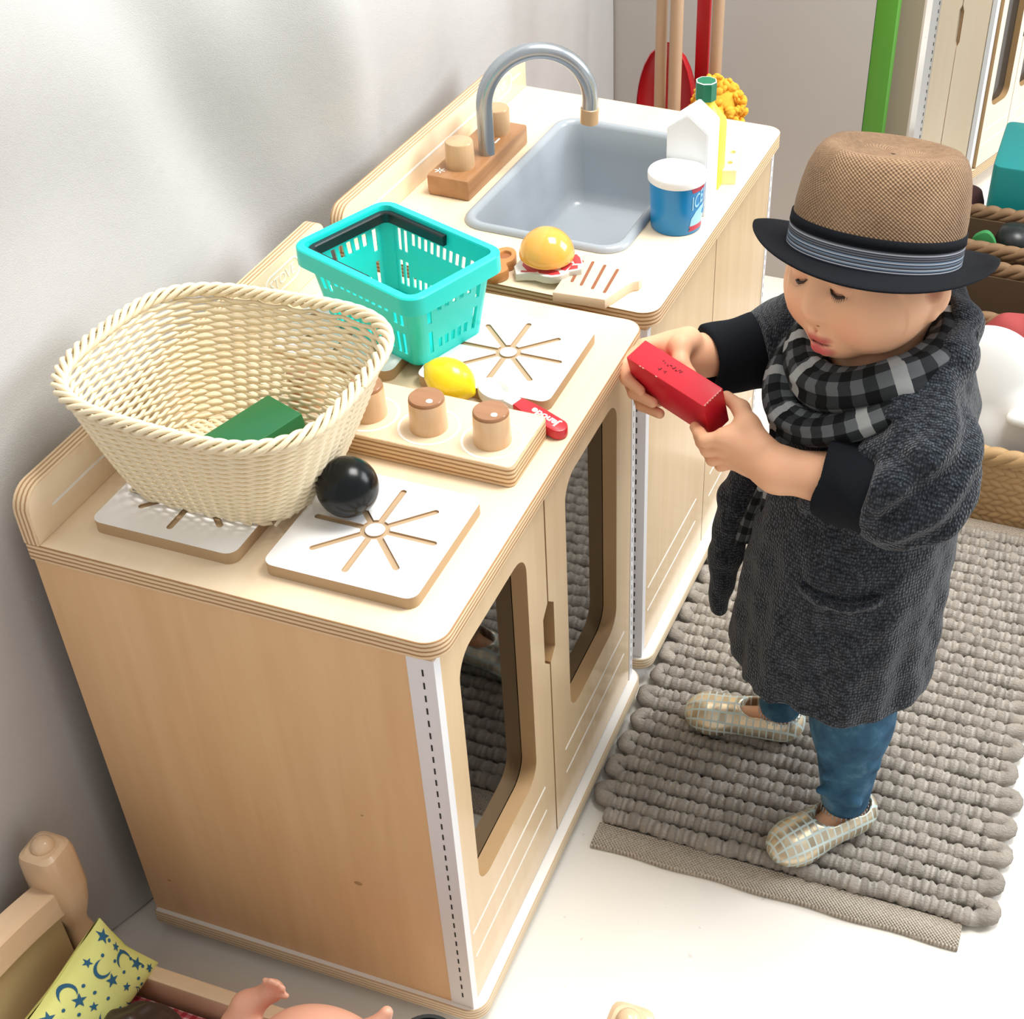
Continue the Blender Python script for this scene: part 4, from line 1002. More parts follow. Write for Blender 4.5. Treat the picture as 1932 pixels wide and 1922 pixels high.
# ---- jeans and shoes
def denim():
    t = NT('blue_denim'); v = t.coord(); c = t.ramp(t.noise(v, 22, 5, .6), [(.28, (.014, .045, .09)), (.5, (.040, .115, .195)), (.74, (.16, .29, .40))])
    t.bump(t.noise(v, 900, 2), .3, .0008); return t.fin(c, .8, spec=.2)
M['denim'] = denim(); M['stitch'] = plain('pale_hem_thread', (.55, .62, .66), .8)
S = SDF((.52, .30, .048), (.74, .56, .34), .002)
S.ell((.640, .456, .30), (.080, .088, .055), 0, FM)
S.chain([(.664, .424, .28), (.664, .396, .170), (.672, .376, .066)], [.054, .0425, .0275], .02); S.chain([(.616, .490, .28), (.588, .493, .175), (.568, .486, .072)], [.052, .039, .0260], .02)
for c_ in ((.672, .376, .050), (.568, .486, .056)): S.box(A(c_) - A([0, 0, .03]), (.06, .06, .034), 0, .002, None, 'sub')
S.cap((.672, .375, .03), (.670, .380, .09), .0215, .022, .002, 'sub'); S.cap((.567, .486, .03), (.572, .487, .10), .0205, .021, .002, 'sub')
for a_, b_ in (((.640, .362, .150), (.700, .376, .128)), ((.648, .352, .118), (.695, .362, .140)), ((.645, .350, .095), (.690, .352, .086))): S.cap(a_, b_, .0045, .0035, .010)
jn, P = S.build('jeans', M['denim'], kid); del S
for c_, r_ in (((.672, .376, .0545), .0278), ((.568, .486, .0605), .0262)):
    b = MB()
    for k in range(34):
        a = 2 * PI * k / 34; p = A(c_) + A([math.cos(a) * r_, math.sin(a) * r_, 0]); b.tube([p + A([0, 0, .0045]), p, p - A([0, 0, .003])], .0006, 5)
    tag(b.build('jeans_hem_stitching', M['stitch'], jn), kind='stuff')
def shoe_mat():
    t = NT('gold_foil_leather'); s = t.sep(t.at('uvw').outputs['Vector']); p = .0086
    fx = t.math('FRACT', t.math('DIVIDE', s[0], p)); fy = t.math('FRACT', t.math('DIVIDE', s[1], p))
    g = t.math('MAXIMUM', t.math('ABSOLUTE', t.math('SUBTRACT', fx, .5)), t.math('ABSOLUTE', t.math('SUBTRACT', fy, .5)))
    ln = t.math('GREATER_THAN', g, .395)
    cell = t.n('TexWhiteNoise', {'Vector': t.n('CombineXYZ', {0: t.math('FLOOR', t.math('DIVIDE', s[0], p)), 1: t.math('FLOOR', t.math('DIVIDE', s[1], p))}).outputs[0]}).outputs['Value']
    gold = t.ramp(cell, [(0, (.48, .41, .29)), (.5, (.74, .65, .48)), (1, (.86, .74, .52))])
    c = t.mix(ln, gold, (.60, .72, .70)); t.set(t.b.inputs['Metallic'], t.math('MULTIPLY', t.math('SUBTRACT', 1.0, ln), .75)); t.bump(t.noise(t.coord(), 300, 2), .25, .0006)
    return t.fin(c, .32)
M['shoe'] = shoe_mat(); M['sole'] = plain('cream_sole', (.62, .56, .44), .7); M['lining'] = plain('tan_lining', (.45, .27, .17), .8)
def shoe(toe, heel):
    toe = A([*toe, 0.]); heel = A([*heel, 0.]); d = (toe - heel); L = np.linalg.norm(d); d /= L; s = np.cross(Zv, d); z0 = .0185; G = np.stack([d, s, Zv], 1)
    sp = lambda a, b_, c: heel + d * a + s * b_ + Zv * (z0 + c)
    S = SDF(np.minimum(toe, heel) - A([.04, .04, -.012]), np.maximum(toe, heel) + A([.04, .04, .085]), .0014)
    S.ell(sp(.027, 0, .021), (.027, .0255, .024), 0, G); S.ell(sp(.060, 0, .020), (.040, .0265, .024), .012, G); S.ell(sp(L - .036, 0, .014), (.0365, .0305, .0235), .016, G); S.cap(sp(.02, 0, .024), sp(.04, 0, .026), .0235, .0235, .01)
    S.box(sp(.06, 0, -.020), (.2, .2, .0205), 0, .003, G, 'sub')
    S.cap(sp(.026, 0, .048), sp(.062, 0, .050), .0205, .0190, .004, 'sub'); S.cap(sp(.026, 0, .030), sp(.058, 0, .028), .0195, .0180, .004, 'sub'); S.box(sp(.04, 0, .075), (.2, .2, .029), 0, .003, G, 'sub')
    o, P = S.build('shoe', [M['shoe'], M['sole']], kid); q = (P - heel) @ G
    attr(o, 'uvw', np.stack([q[:, 0] + .02, np.arctan2(q[:, 1], q[:, 2] - .010) * .030 + .3, 0 * q[:, 0]], 1))
    mi = [1 if np.mean([q[i, 2] for i in p.vertices]) < z0 + .0032 else 0 for p in o.data.polygons]; o.data.polygons.foreach_set('material_index', mi)
    return o
shoe((.6065, .2945), (.7000, .3960)); shoe((.4510, .4740), (.5960, .4900))

# ---- hat
def straw_mat():
    t = NT('brown_straw'); s = t.sep(t.at('uvw').outputs['Vector'])
    a = t.math('ADD', s[0], t.math('MULTIPLY', s[1], .35)); w1 = t.math('SINE', t.math('MULTIPLY', s[1], 1700.0)); w2 = t.math('SINE', t.math('MULTIPLY', a, 1500.0))
    ck = t.math('MULTIPLY', w1, w2); n = t.noise(t.coord(), 14, 4); fl = t.noise(t.coord(scale=(1, 1, 6)), 160, 2)
    f = t.math('ADD', t.math('MULTIPLY', ck, .22), t.math('ADD', t.math('MULTIPLY', n, .65), t.math('MULTIPLY', fl, .35)))
    c = t.ramp(f, [(.15, (.085, .048, .026)), (.5, (.27, .165, .095)), (.85, (.44, .29, .17))]); t.bump(ck, .6, .0012); return t.fin(c, .7, spec=.25)
M['straw'] = straw_mat(); M['felt'] = plain('black_felt', (.006, .007, .010), .9, spec=.15, bump=.5, bscale=500)
nh = 96; ha = np.arange(nh) * 2 * PI / nh
def hring(r, z, pinch=0.0, dent=0.0, ax=1.05, bx=.97):
    ca, sa = np.cos(ha), np.sin(ha); fr = np.clip(ca, 0, 1) ** 1.5
    return A([hat(r * ax * c, r * bx * s * (1 - pinch * f_), z + dent * f_) for c, s, f_ in zip(ca, sa, fr)])
cr_ = [(r_, .026 + (z_ - .026) * 1.13, p_, d_) for r_, z_, p_, d_ in [(.0792, .026, 0, 0), (.0788, .040, .01, 0), (.0772, .054, .03, 0), (.0748, .068, .07, 0), (.0710, .079, .12, -.001), (.0670, .0855, .16, -.002), (.0615, .0895, .18, -.003), (.0540, .0900, .18, -.004), (.0440, .0875, .14, -.005), (.0300, .0850, .1, -.004), (.0150, .0835, 0, -.002), (.002, .083, 0, 0)]]
b = MB(); G = np.stack([hring(*c) for c in cr_]); b.grid(np.concatenate([G, G[:, :1]], 1))
o = b.build('hat_crown', M['straw'], kid, smooth=180); L = np.concatenate([[0], np.cumsum(np.linalg.norm(np.diff(G[:, 0], axis=0), axis=1))])
attr(o, 'uvw', A([[ (k / nh) * 2 * PI * max(c[0], .03), l, 0] for c, l in zip(cr_, L) for k in range(nh + 1)]))
def bz(r): 
    t = (r - .08) / .033; cd = np.cos(ha - .75)
    return t * t * .011 * (1 - cd * cd) - .0065 * t * np.maximum(cd, 0) - .0120 * t * np.maximum(-cd, 0)
def bring(r, dz): 
    z = bz(r) if r > .08 else np.zeros(nh)
    return A([hat(r * 1.03 * c, r * .985 * s, zz + dz) for c, s, zz in zip(np.cos(ha), np.sin(ha), z)])
rs = [.076, .081, .088, .095, .102, .108, .1125]
b = MB(); b.grid(np.stack([bring(r, .0012) for r in rs] + [bring(.1140, 0)] + [bring(r, -.0012) for r in rs[::-1]]), closed_v=True); b.build('hat_brim', M['felt'], kid, smooth=180)
st_ = [plain('band_%s' % n, c, .6) for n, c in (('navy', (.020, .024, .045)), ('white', (.50, .53, .58)), ('blue', (.16, .25, .36)), ('grey', (.15, .16, .18)))]
seq = [0, 1, 0, 2, 1, 0, 3, 2, 0, 1, 2, 0, 3, 0, 3, 0, 1, 3, 0]
b = MB(); zz = np.linspace(.0012, .0210, len(seq) + 1)
for i, mi in enumerate(seq): b.grid(np.stack([hring(.0812 - .0006 * z / .02, z) for z in (zz[i], zz[i + 1])]), mi, closed_v=True)
b.build('hat_band', st_, kid, smooth=180)
b = MB(); b.grid(np.stack([hring(r, z) for r, z in ((.0800, .0205), (.0812, .0212), (.0806, .0300), (.0790, .0304))]), closed_v=True)
b.build('hat_ribbon', M['felt'], kid, smooth=180)
# ------------------------------------------------------------------ rug
def rope_mat():
    t = NT('jute_rope'); c = t.at('col').outputs['Color']; n = t.noise(t.coord(scale=(.45, 1, 1)), 420, 4, .75); m_ = t.noise(t.coord(), 6, 3)
    c = t.mix(t.math('MULTIPLY', t.math('SUBTRACT', 1.0, n), .8), c, (.215, .185, .155)); c = t.mix(t.math('MULTIPLY', m_, .35), c, (.62, .57, .50)); t.bump(n, 1.0, .004); return t.fin(c, .95, spec=.1)
def weave_mat():
    t = NT('flat_woven_tape'); s = t.sep(t.coord()); a = t.math('SINE', t.math('MULTIPLY', s[0], 1500.0)); b = t.math('SINE', t.math('MULTIPLY', s[1], 1500.0)); w_ = t.math('MULTIPLY', a, b); n = t.noise(t.coord(), 500, 2)
    f = t.math('ADD', t.math('MULTIPLY', w_, .3), n); c = t.ramp(f, [(.2, (.40, .335, .26)), (.8, (.72, .65, .56))]); t.bump(t.math('ADD', w_, n), .8, .002); return t.fin(c, .95, spec=.1)
M['rope'] = rope_mat(); M['tape'] = weave_mat()
rug = thing('rug', 'chunky grey-beige rope rug with looped edges under the toddler', 'rug', (.62, .62, 0))
rr_ = random.Random(11); NR = 33; pit = .0206; y0r = .3015; xl, xr = .4060, .8380; pts = []
for i in range(NR):
    y = y0r + i * pit; xs = np.linspace(xl, xr, 190)
    if i % 2: xs = xs[::-1]
    wob = rr_.uniform(0, 6)
    for x in xs: pts.append((x, y + .0012 * math.sin(x * 40 + wob) + .0007 * math.sin(x * 110 + wob * 3), .0105))
    if i < NR - 1:                                                   # the turn joining this row to the next
        sg = 1 if i % 2 == 0 else -1; xe = xs[-1]; rx = rr_.uniform(.010, .020) if sg < 0 else rr_.uniform(.012, .024)
        for k in range(1, 12):
            a = PI * k / 12; pts.append((xe + sg * rx * math.sin(a), y + pit / 2 - pit / 2 * math.cos(a) + .001 * math.sin(k), .0105 + .0025 * math.sin(a)))
Pp = np.array(pts); L = np.concatenate([[0], np.cumsum(np.linalg.norm(np.diff(Pp, axis=0), axis=1))])
kn = [0]; 
while kn[-1] < L[-1]: kn.append(kn[-1] + rr_.choice((.0062, .0095, .0125, .0150)))
kn = np.array(kn); dist = np.min(np.abs(L[:, None] - kn[None, :]), axis=1) if len(L) * len(kn) < 4e7 else None
turn = (Pp[:, 0] < xl - .0005) | (Pp[:, 0] > xr + .0005)
pin = np.exp(-(dist / .0019) ** 2) * ~turn
rad = .0103 * (1 - .24 * pin) * np.where(turn, .92, 1)
b = MB(); seg = 12; b.tube(Pp, rad, seg, up=A([0, 0, 1.]), flat=1.0); V = b.v[0].reshape(len(Pp), seg, 3)
aa = np.arange(seg) * 2 * PI / seg; lob = 1 + .12 * np.sin(aa[None, :] * 3 + L[:, None] * 330 + np.cumsum(np.random.RandomState(3).randn(len(L)) * .15)[:, None])
V = Pp[:, None, :] + (V - Pp[:, None, :]) * lob[..., None]; b.v[0] = V.reshape(-1, 3)
o = b.build('rope_weave', M['rope'], rug, smooth=180, fix=False)
sid = np.searchsorted(kn, L); rv = np.random.RandomState(8).uniform(.66, 1.10, len(kn) + 2)[sid]
gap = np.exp(-((dist - .0030) / .0010) ** 2) * ~turn
cc = A([.66, .60, .53])[None] * (rv * (1 - .45 * gap))[:, None] + pin[:, None] * A([.34, .34, .32]); attr(o, 'col', np.repeat(cc, seg, 0), True)
for (ya, yb) in ((.2600, .2915), (y0r + NR * pit - .010, y0r + NR * pit + .018)):
    b = MB(); nx = 120; Gt = []
    for x in np.linspace(.4040, .8280, nx):
        e = .0012 * math.sin(x * 60); Gt.append([(x, ya + e, .0004), (x, ya + e - .0008, .004), (x, ya + e + .001, .0075), (x, (ya + yb) / 2, .0088), (x, yb, .0082), (x, yb, .0004)])
    b.grid(Gt, closed_v=True); b.add(Gt[0], [(0, 1, 2, 3, 4, 5)]); b.add(Gt[-1], [(5, 4, 3, 2, 1, 0)]); b.build('rug_hem', M['tape'], rug, smooth=60)

# ------------------------------------------------------------------ cleaning tools behind the sink
M['handle'] = wood('pale_broom_handle', (.50, .34, .22), (.38, .24, .15), 'Z', .4, 1.2); M['red_plastic'] = plain('red_plastic', (.48, .012, .02), .35); M['mop'] = plain('orange_chenille', (.90, .42, .03), .85, var=.25)
hs = [((.1190, 1.450), .009), ((.1460, 1.285), .0088), ((.1720, 1.275), .0098), ((.2085, 1.37), .0095)]
tl = ['wooden broom handle farthest left behind the play sink', 'slim wooden broom handle in front of the red dustpan', 'thick wooden broom handle right of the dustpan scoop', 'wooden mop handle rising above the orange mop head']
for i, ((x, y), r) in enumerate(hs[:3]):
    t = thing('broom', tl[i], 'broom', (x, y, 0), group='brooms behind the sink')
    b = MB(); b.tube([(x, y, .10), (x, y, .5), (x + .002, y, .95)], r, 16); b.lathe([(r, 0), (r * .6, .006)], (x + .002, y, .95), 16); b.build('broom_handle', M['handle'], t)
    b = MB(); b.box(x - .011, x + .011, y - .042, y + .042, .075, .115, 0, bev=.004); b.build('broom_head', M['red_plastic'], t)
    b = MB(); b.slab([(x - .010, y - .040), (x + .010, y - .040), (x + .010, y + .040), (x - .010, y + .040)], .0, .076); b.build('bristles', plain('bristle_%d' % i, (.5, .35, .15), .9, bump=.6), t)
x, y = hs[3][0]; t = thing('mop', tl[3], 'mop', (x, y, 0))
b = MB(); b.tube([(x, y, .006), (x, y, .5), (x + .002, y, .95)], .0095, 16); b.build('mop_handle', M['handle'], t)
b = MB(); rq = random.Random(5)
for k in range(420):
    u = rq.uniform(-1, 1); a = rq.uniform(0, 2 * PI); s = math.sqrt(1 - u * u); c = A([.231, 1.315, .428]) + A([.041 * s * math.cos(a), .034 * s * math.sin(a), .058 * u]) * rq.uniform(.85, 1.06)
    r = rq.uniform(.0036, .0060); d = A([rq.uniform(-1, 1), rq.uniform(-1, 1), rq.uniform(-1.2, .3)]); d /= np.linalg.norm(d)
    b.lathe([(r * math.sin(q), -r * 1.5 * math.cos(q)) for q in np.linspace(.1, PI - .1, 6)], c, 8, axis=d)
b.lathe([(.001, -.050), (.026, -.040), (.034, 0), (.027, .042), (.001, .050)], (.231, 1.315, .428), 14)
tag(b.build('mop_head', M['mop'], t, smooth=180), kind='stuff')
t = thing('dustpan', 'red long-handled dustpan standing behind the wooden broom handles', 'dustpan', (.133, 1.38, 0))
b = MB(); G = []
for zz in np.linspace(.0, .508, 30):
    wz_ = .050 * math.sqrt(max(0, 1 - (max(0, zz - .40) / .11) ** 2)) if zz > .40 else .05
    G.append([(.1330 + wz_ * math.sin(q), 1.365 - .030 * math.cos(q) * wz_ / .05 * (1 if abs(q) > 9 else 1), zz) for q in np.linspace(-PI * .62 + PI, PI * .62 + PI, 16)])
G = A(G); b.grid(G); G2 = G.copy(); G2[:, :, 1] -= .003; b.grid(G2[::-1]); b.build('scoop', M['red_plastic'], t, smooth=60)
b = MB(); b.box(.168, .190, 1.392, 1.402, .30, .98, 0, bev=.003); b.build('dustpan_handle', M['red_plastic'], t)

# ------------------------------------------------------------------ background on the right
M['green_post'] = plain('green_post_paint', (.085, .31, .025), .5, var=.08); M['taupe'] = plain('taupe_board', (.36, .29, .22), .7)
t = thing('display_post', 'tall green painted post at the end of the grey partition', 'post', (.408, 1.62, 0))
b = MB(); b.box(.4095, .4440, 1.603, 1.640, 0, 1.5, bev=.001); b.build('green_board', M['green_post'], t); b = MB(); b.box(.4300, .4780, 1.665, 1.695, 0, 1.5); b.build('taupe_board', M['taupe'], t)
t = thing('play_cupboard', 'birch play cupboard with windowed doors and white corner strips behind the hat', 'cupboard', (.565, 2.045, 0), math.radians(70.4) - PI / 2)
# local x runs along the far-facing door front (towards -x when negative); local y runs back along the windowed side
kw = dict(parent=t, local=True); CW, CD, CH = .128, .262, .66
b = MB(); b.box(-CW + .004, -.004, .004, CD - .004, .06, CH); b.build('carcass', M['birch_lifted'], **kw)
b = MB(); b.slab(rrect(-CW - .004, .010, -.004, CD + .004, (.003, .012, .012, .003), 4), .042, .060, 0, 1); b.build('base_plate', [M['birch_y'], M['ply_z']], **kw)
mpA = lambda u, v, w: (u, -w, v)
zA = .34
for (u0, u1, s) in ((-CW + .018, -.0665, 1), (-.0645, -.008, -1)):
    b = MB(); e = -.0655; 
    if s > 0: o_ = [(u0, .064), (u1, .064), (u1, zA - .04), (u1 - .004, zA - .03), (u1 - .004, zA + .03), (u1, zA + .04), (u1, CH - .02), (u0, CH - .02)]
    else: o_ = [(u0, .064), (u1, .064), (u1, CH - .02), (u0, CH - .02), (u0, zA + .04), (u0 + .004, zA + .03), (u0 + .004, zA - .03), (u0, zA - .04)]
    b.slab(o_, .0, .006, mp=mpA); b.build('door', M['birch_lifted'], **kw)
b = MB(); b.box(-.0675, -.0635, -.001, .003, .064, CH - .02); b.build('door_gap', M['dark_birch'], **kw)
def vstrip(x0, x1, y0, y1, dots, nm='corner_strip'):
    b = MB(); b.box(x0, x1, y0, y1, .062, CH - .01)
    if dots:
        for k in range(34): b.box(x1 - .0045, x1 - .0030, y0 - .0002, y0 + .0002, .08 + k * .016, .087 + k * .016, 1)
    b.build(nm, [M['white_metal'], M['slot']], **kw)
vstrip(-CW - .002, -CW + .016, -.002, .004, True); vstrip(-.006, .003, -.004, .010, False); vstrip(-.003, .003, CD - .010, CD + .003, False)
mpBf = lambda u, v, w: (w, u, v)
for (v0, v1, s) in ((.012, .130, 1), (.132, .250, -1)):
    b = MB(); win = rrect(v0 + .020, v1 - .022, .185, CH - .05, .02, 5)
    b.slab([(v0, .064), (v1, .064), (v1, CH - .02), (v0, CH - .02)], -.004, .010, 0, 2, mp=mpBf, holes=[win])
    for zl in (.110, .140): line_piece(b, lambda u, v, w: (w + .010, u, v), (v0 + .008, zl), (v1 - .008, zl), .003, 1)
    o = b.build('door', [M['birch_lifted'], M['engraved'], M['dark_birch']], **kw)
    b = MB(); b.slab(win, -.0035, -.0025, mp=mpBf); b.build('window_pane', plain('dark_pane_%s' % s, (.05, .042, .036), .12, spec=.3), parent=o, local=True)
b = MB(); b.box(.0090, .0104, .127, .135, .30, .37); b.build('handle_slot', M['slot'], **kw)
for q in ((-.02, .02), (-.02, CD - .03), (-CW + .02, CD - .03), (-CW + .02, .03)):
    b = MB(); b.lathe([(.012, 0), (.012, .003), (.008, .0035), (.008, .042)], (q[0], q[1], 0), 16, mis=[1, 1, 0, 0]); b.build('foot', [M['white_metal'], M['foot']], **kw)
w = MB(); w.box(-.6, 3.2, 3.30, 3.36, 0, 2.6); tag(w.build('wall_back', plain('white_plaster', (.74, .73, .70), .8)), kind='structure')
t = MB(); t.box(.67, .80, 2.48, 2.66, 0, .22, bev=.01); tag(t.build('storage_box', plain('pink_plastic', (.85, .42, .62), .5), None), 'pink box on the floor at the far right edge', 'box')

# woven baskets and bins on the right
M['seagrass'] = plain('seagrass_plait', (.44, .28, .13), .7, var=.3, bump=.4, bscale=250); M['seagrass_dark'] = plain('dark_seagrass', (.20, .115, .055), .75, var=.3, bump=.4, bscale=250); M['seagrass_in'] = plain('seagrass_core', (.10, .06, .03), .9)
def plaited(name, label, x0, x1, y0, y1, h, mat, rot=0.0, tap=.06, grp=None, lob=(.027, .0135)):
    t = thing(name, label, 'basket', ((x0 + x1) / 2, (y0 + y1) / 2, 0), rot, group=grp); hx, hy = (x1 - x0) / 2, (y1 - y0) / 2
    b = MB(); o_ = rrect(-hx + .008, hx - .008, -hy + .008, hy - .008, .02, 4); i_ = rrect(-hx + .018, hx - .018, -hy + .018, hy - .018, .014, 4)
    sc = lambda u, v, w: (u * (1 + tap * (w / h - 1)), v * (1 + tap * (w / h - 1)), w)
    b.slab(o_, 0, h - .004, holes=[i_], mp=sc); b.slab(o_, 0, .006, mp=sc); b.build('basket_lining', M['seagrass_in'], t, local=True)
    b = MB(); rq = random.Random(len(label)); rows = int(h / (lob[1] * .82))
    for side in range(4):
        ln = 2 * (hx if side in (0, 2) else hy); n = int(ln / (lob[0] * .62))
        for i in range(rows):
            for k in range(n):
                if side == 2: continue
                s_ = -ln / 2 + (k + .5 + .5 * (i % 2)) * ln / n; z = (i + .5) * h / rows
                sl = .38 * (1 if (k + i) % 2 else -1) * 1.0
                sl = .40 if i % 2 else -.40
                f = 1 + tap * (z / h - 1)
                if side == 0: c = (s_ * f, (-hy + .006) * f, z); d = A([math.cos(sl), 0, math.sin(sl)])
                elif side == 1: c = ((hx - .006) * f, s_ * f, z); d = A([0, math.cos(sl), math.sin(sl)])
                else: c = ((-hx + .006) * f, s_ * f, z); d = A([0, math.cos(sl), math.sin(sl)])
                L_ = lob[0] * rq.uniform(.50, .60); r = lob[1] * rq.uniform(.50, .60)
                b.lathe([(r * math.sin(q) ** .8, -L_ * math.cos(q)) for q in np.linspace(.12, PI - .12, 7)], c, 8, axis=d)
    b.build('plaited_wall', mat, t, smooth=180, local=True, fix=False)
    b = MB(); n = 360; per = rrect(-hx + .006, hx - .006, -hy + .006, hy - .006, .02, 8); per = A(per); ds = np.concatenate([[0], np.cumsum(np.linalg.norm(np.diff(np.concatenate([per, per[:1]]), axis=0), axis=1))]); ss = np.linspace(0, ds[-1], n, endpoint=False); pc = np.concatenate([per, per[:1]])
    cx = np.interp(ss, ds, pc[:, 0]); cy = np.interp(ss, ds, pc[:, 1])
    for q in range(3):
        ph = ss / .075 * 2 * PI + q * 2 * PI / 3; b.tube(np.stack([cx * (1 + .03 * np.cos(ph)), cy * (1 + .03 * np.cos(ph)), h + .004 + .006 * np.sin(ph)], -1), .0088, 8, closed=True)
    b.build('plaited_rim', mat, t, smooth=180, local=True, fix=False); return t
plaited('woven_basket', 'light brown plaited seagrass basket on the floor behind the rug', .560, .985, 1.000, 1.205, .118, M['seagrass'])
plaited('woven_basket', 'dark brown plaited basket behind the white plastic toy case', .600, .960, 1.265, 1.44, .178, M['seagrass_dark'], tap=.1)
plaited('woven_basket', 'dark brown plaited basket next to the teal bin, farther back', .585, .960, 1.475, 1.62, .185, M['seagrass_dark'], tap=.1)
M['toy_white'] = plain('white_toy_plastic', (.78, .79, .78), .35); M['teal_dark'] = plain('dark_teal_plastic', (.006, .22, .22), .45); M['leaf'] = plain('green_felt', (.03, .22, .06), .8); M['maroon'] = plain('maroon_plait', (.05, .014, .016), .8, bump=.6, bscale=120); M['redcloth'] = plain('dusty_red_cloth', (.36, .055, .055), .85, var=.12, bump=.4)
S = SDF((.60, 1.035, .008), (.90, 1.185, .285), .003)
S.ell((.690, 1.11, .085), (.115, .055, .185), 0, rotm := np.stack([A([.98, 0, -.2]), A([0, 1., 0]), A([.2, 0, .98])], 1)); S.ell((.715, 1.10, .06), (.125, .062, .125), .006, rotm); S.box((.80, 1.11, .10), (.06, .055, .085), .03, .02)
S.box((.7, 1.11, -.075), (.3, .2, .09), 0, .004, None, 'sub')
arc = [(.640, 1.045, .200), (.690, 1.040, .205), (.725, 1.036, .185), (.752, 1.034, .150)]; S.chain(arc, [.004] * 4, .003, 'sub'); S.chain([(.76, 1.045, .165), (.82, 1.045, .160)], [.010, .010], .006)
S.cap((.655, 1.085, .262), (.672, 1.08, .268), .012, .009, .008)
o, P = S.build('toy_case', M['toy_white'], None); tag(o, 'white rounded plastic toy sitting in the light brown woven basket', 'toy'); del S
S = SDF((.655, 1.19, .10), (.86, 1.33, .235), .003); S.ell((.765, 1.255, .165), (.075, .036, .048), 0); S.ell((.722, 1.25, .170), (.035, .025, .030), .02); S.ell((.80, 1.25, .195), (.03, .03, .022), .02)
S.warp(lambda X, Y, Z, f: f + .003 * np.sin(X * 95 + Z * 60) * np.sin(Y * 70 + 2)); S.box((.76, 1.3, .15), (.2, .028, .08), 0, .004, None, 'sub')
o, P = S.build('red_cloth', M['redcloth'], None); tag(o, 'dusty red cloth bundled over the front of the dark brown basket', 'cloth'); del S
t = MB(); t.slab(rrect(.634, .92, 1.66, 1.86, .015, 4), 0, .255, bev=.004, mp=lambda u, v, w: (u + (.02 - w * .08) * (1 if u > .7 else -.0) , v, w)); tag(t.build('storage_bin', M['teal_dark'], None), 'dark teal plastic bin at the right edge behind the baskets', 'bin')
t = MB(); lf = [(.625, .15), (.668, .15), (.674, .175), (.668, .197), (.655, .210), (.640, .205), (.630, .19)]; t.slab([tuple(q) for q in cr(lf)], 0, .012, bev=.002, mp=lambda u, v, w: (u, 1.500 + w, v)); tag(t.build('felt_leaf', M['leaf'], None), 'green rounded felt leaf standing in the farther dark basket', 'toy')
t = MB(); t.lathe([(.001, 0), (.030, .004), (.036, .03), (.028, .052), (.001, .058)], (.700, 1.545, .150), 28); tag(t.build('toy_bowl', M['black_plastic'], None, smooth=60), 'black rounded toy lying beside the green felt leaf', 'toy')
t = MB(); t.lathe([(.030, 0), (.037, .07), (.035, .115), (.028, .135), (.02, .138)], (.588, 1.80, 0), 24); tag(t.build('woven_pot', M['maroon'], None, smooth=60), 'dark maroon woven pot left of the teal bin', 'pot')

# ------------------------------------------------------------------ doll bed in the lower left corner
M['pine'] = wood('pale_pine', (.78, .57, .37), (.68, .46, .27), 'Z', .35, 1.2, coat=.3); M['pine_y'] = wood('pale_pine_rail', (.80, .60, .40), (.72, .50, .31), 'Y', .35, 1.2, coat=.3); M['pine_x'] = wood('pale_pine_side', (.80, .60, .40), (.72, .50, .31), 'X', .35, 1.2, coat=.3); M['panel'] = plain('tan_headboard', (.55, .42, .22), .5)
bd = thing('doll_bed', 'pale pine doll bed with turned posts in the lower left corner', 'doll bed', (.28, -.26, 0))
def post(x, y, top):
    b = MB(); G = []
    for z, r, sq in ((0, .013, 1), (top - .175, .013, 1), (top - .150, .0150, 1), (top - .130, .0130, 0), (top - .118, .0135, 0), (top - .095, .0185, .3), (top - .070, .0205, .7), (top - .040, .0200, 1), (top - .018, .0195, 1), (top - .011, .0180, 1), (top - .008, .0140, .5)):
        rg = []
        for k in range(32):
            a = 2 * PI * k / 32; c, s = math.cos(a), math.sin(a); n = 2 + 3.2 * sq; q = (abs(c) ** n + abs(s) ** n) ** (-1 / n); rg.append((x + r * q * c, y + r * q * s, z))
        G.append(rg)
    b.grid(G, closed_v=True); b.add(G[-1], [tuple(range(32))]); b.add(G[0], [tuple(range(32))[::-1]])
    b.lathe([(.0105, 0), (.0108, .002), (.0095, .0065), (.006, .0095), (.0005, .0105)], (x, y, top - .0085), 24)
    b.build('bed_post', M['pine'], bd, smooth=40)
post(-.006, -.0905, .268); post(-.006, -.44, .268); post(.5715, -.1005, .300); post(.5715, -.44, .300)
yy = np.linspace(-.108, -.425, 24)
def arch(y): u = (y + .266) / .16; return .245 - .028 * u * u
b = MB(); G = [[(-.017, y, arch(y)), (.006, y, arch(y)), (.008, y, arch(y) - .003), (.008, y, arch(y) - .034), (-.017, y, arch(y) - .034)] for y in yy]
b.grid(G, closed_v=True); b.add(G[0], [(0, 1, 2, 3, 4)]); b.add(G[-1], [(4, 3, 2, 1, 0)]); b.build('head_rail', M['pine_y'], bd, smooth=30)
b = MB(); G = [[(-.010, y, arch(y) - .032), (.000, y, arch(y) - .032), (.000, y, .03), (-.010, y, .03)] for y in yy]; b.grid(G, closed_v=True); b.build('headboard', M['panel'], bd, smooth=30)
for y in (-.1045, -.428): b = MB(); b.box(.010, .560, y - .008, y + .008, .070, .122, bev=.003); b.build('side_rail', M['pine_x'], bd)
b = MB(); b.box(.005, .56, -.42, -.113, .040, .055); b.build('bed_base', M['pine_x'], bd); b = MB(); b.box(.556, .568, -.42, -.113, .05, .20); b.build('footboard', M['panel'], bd)
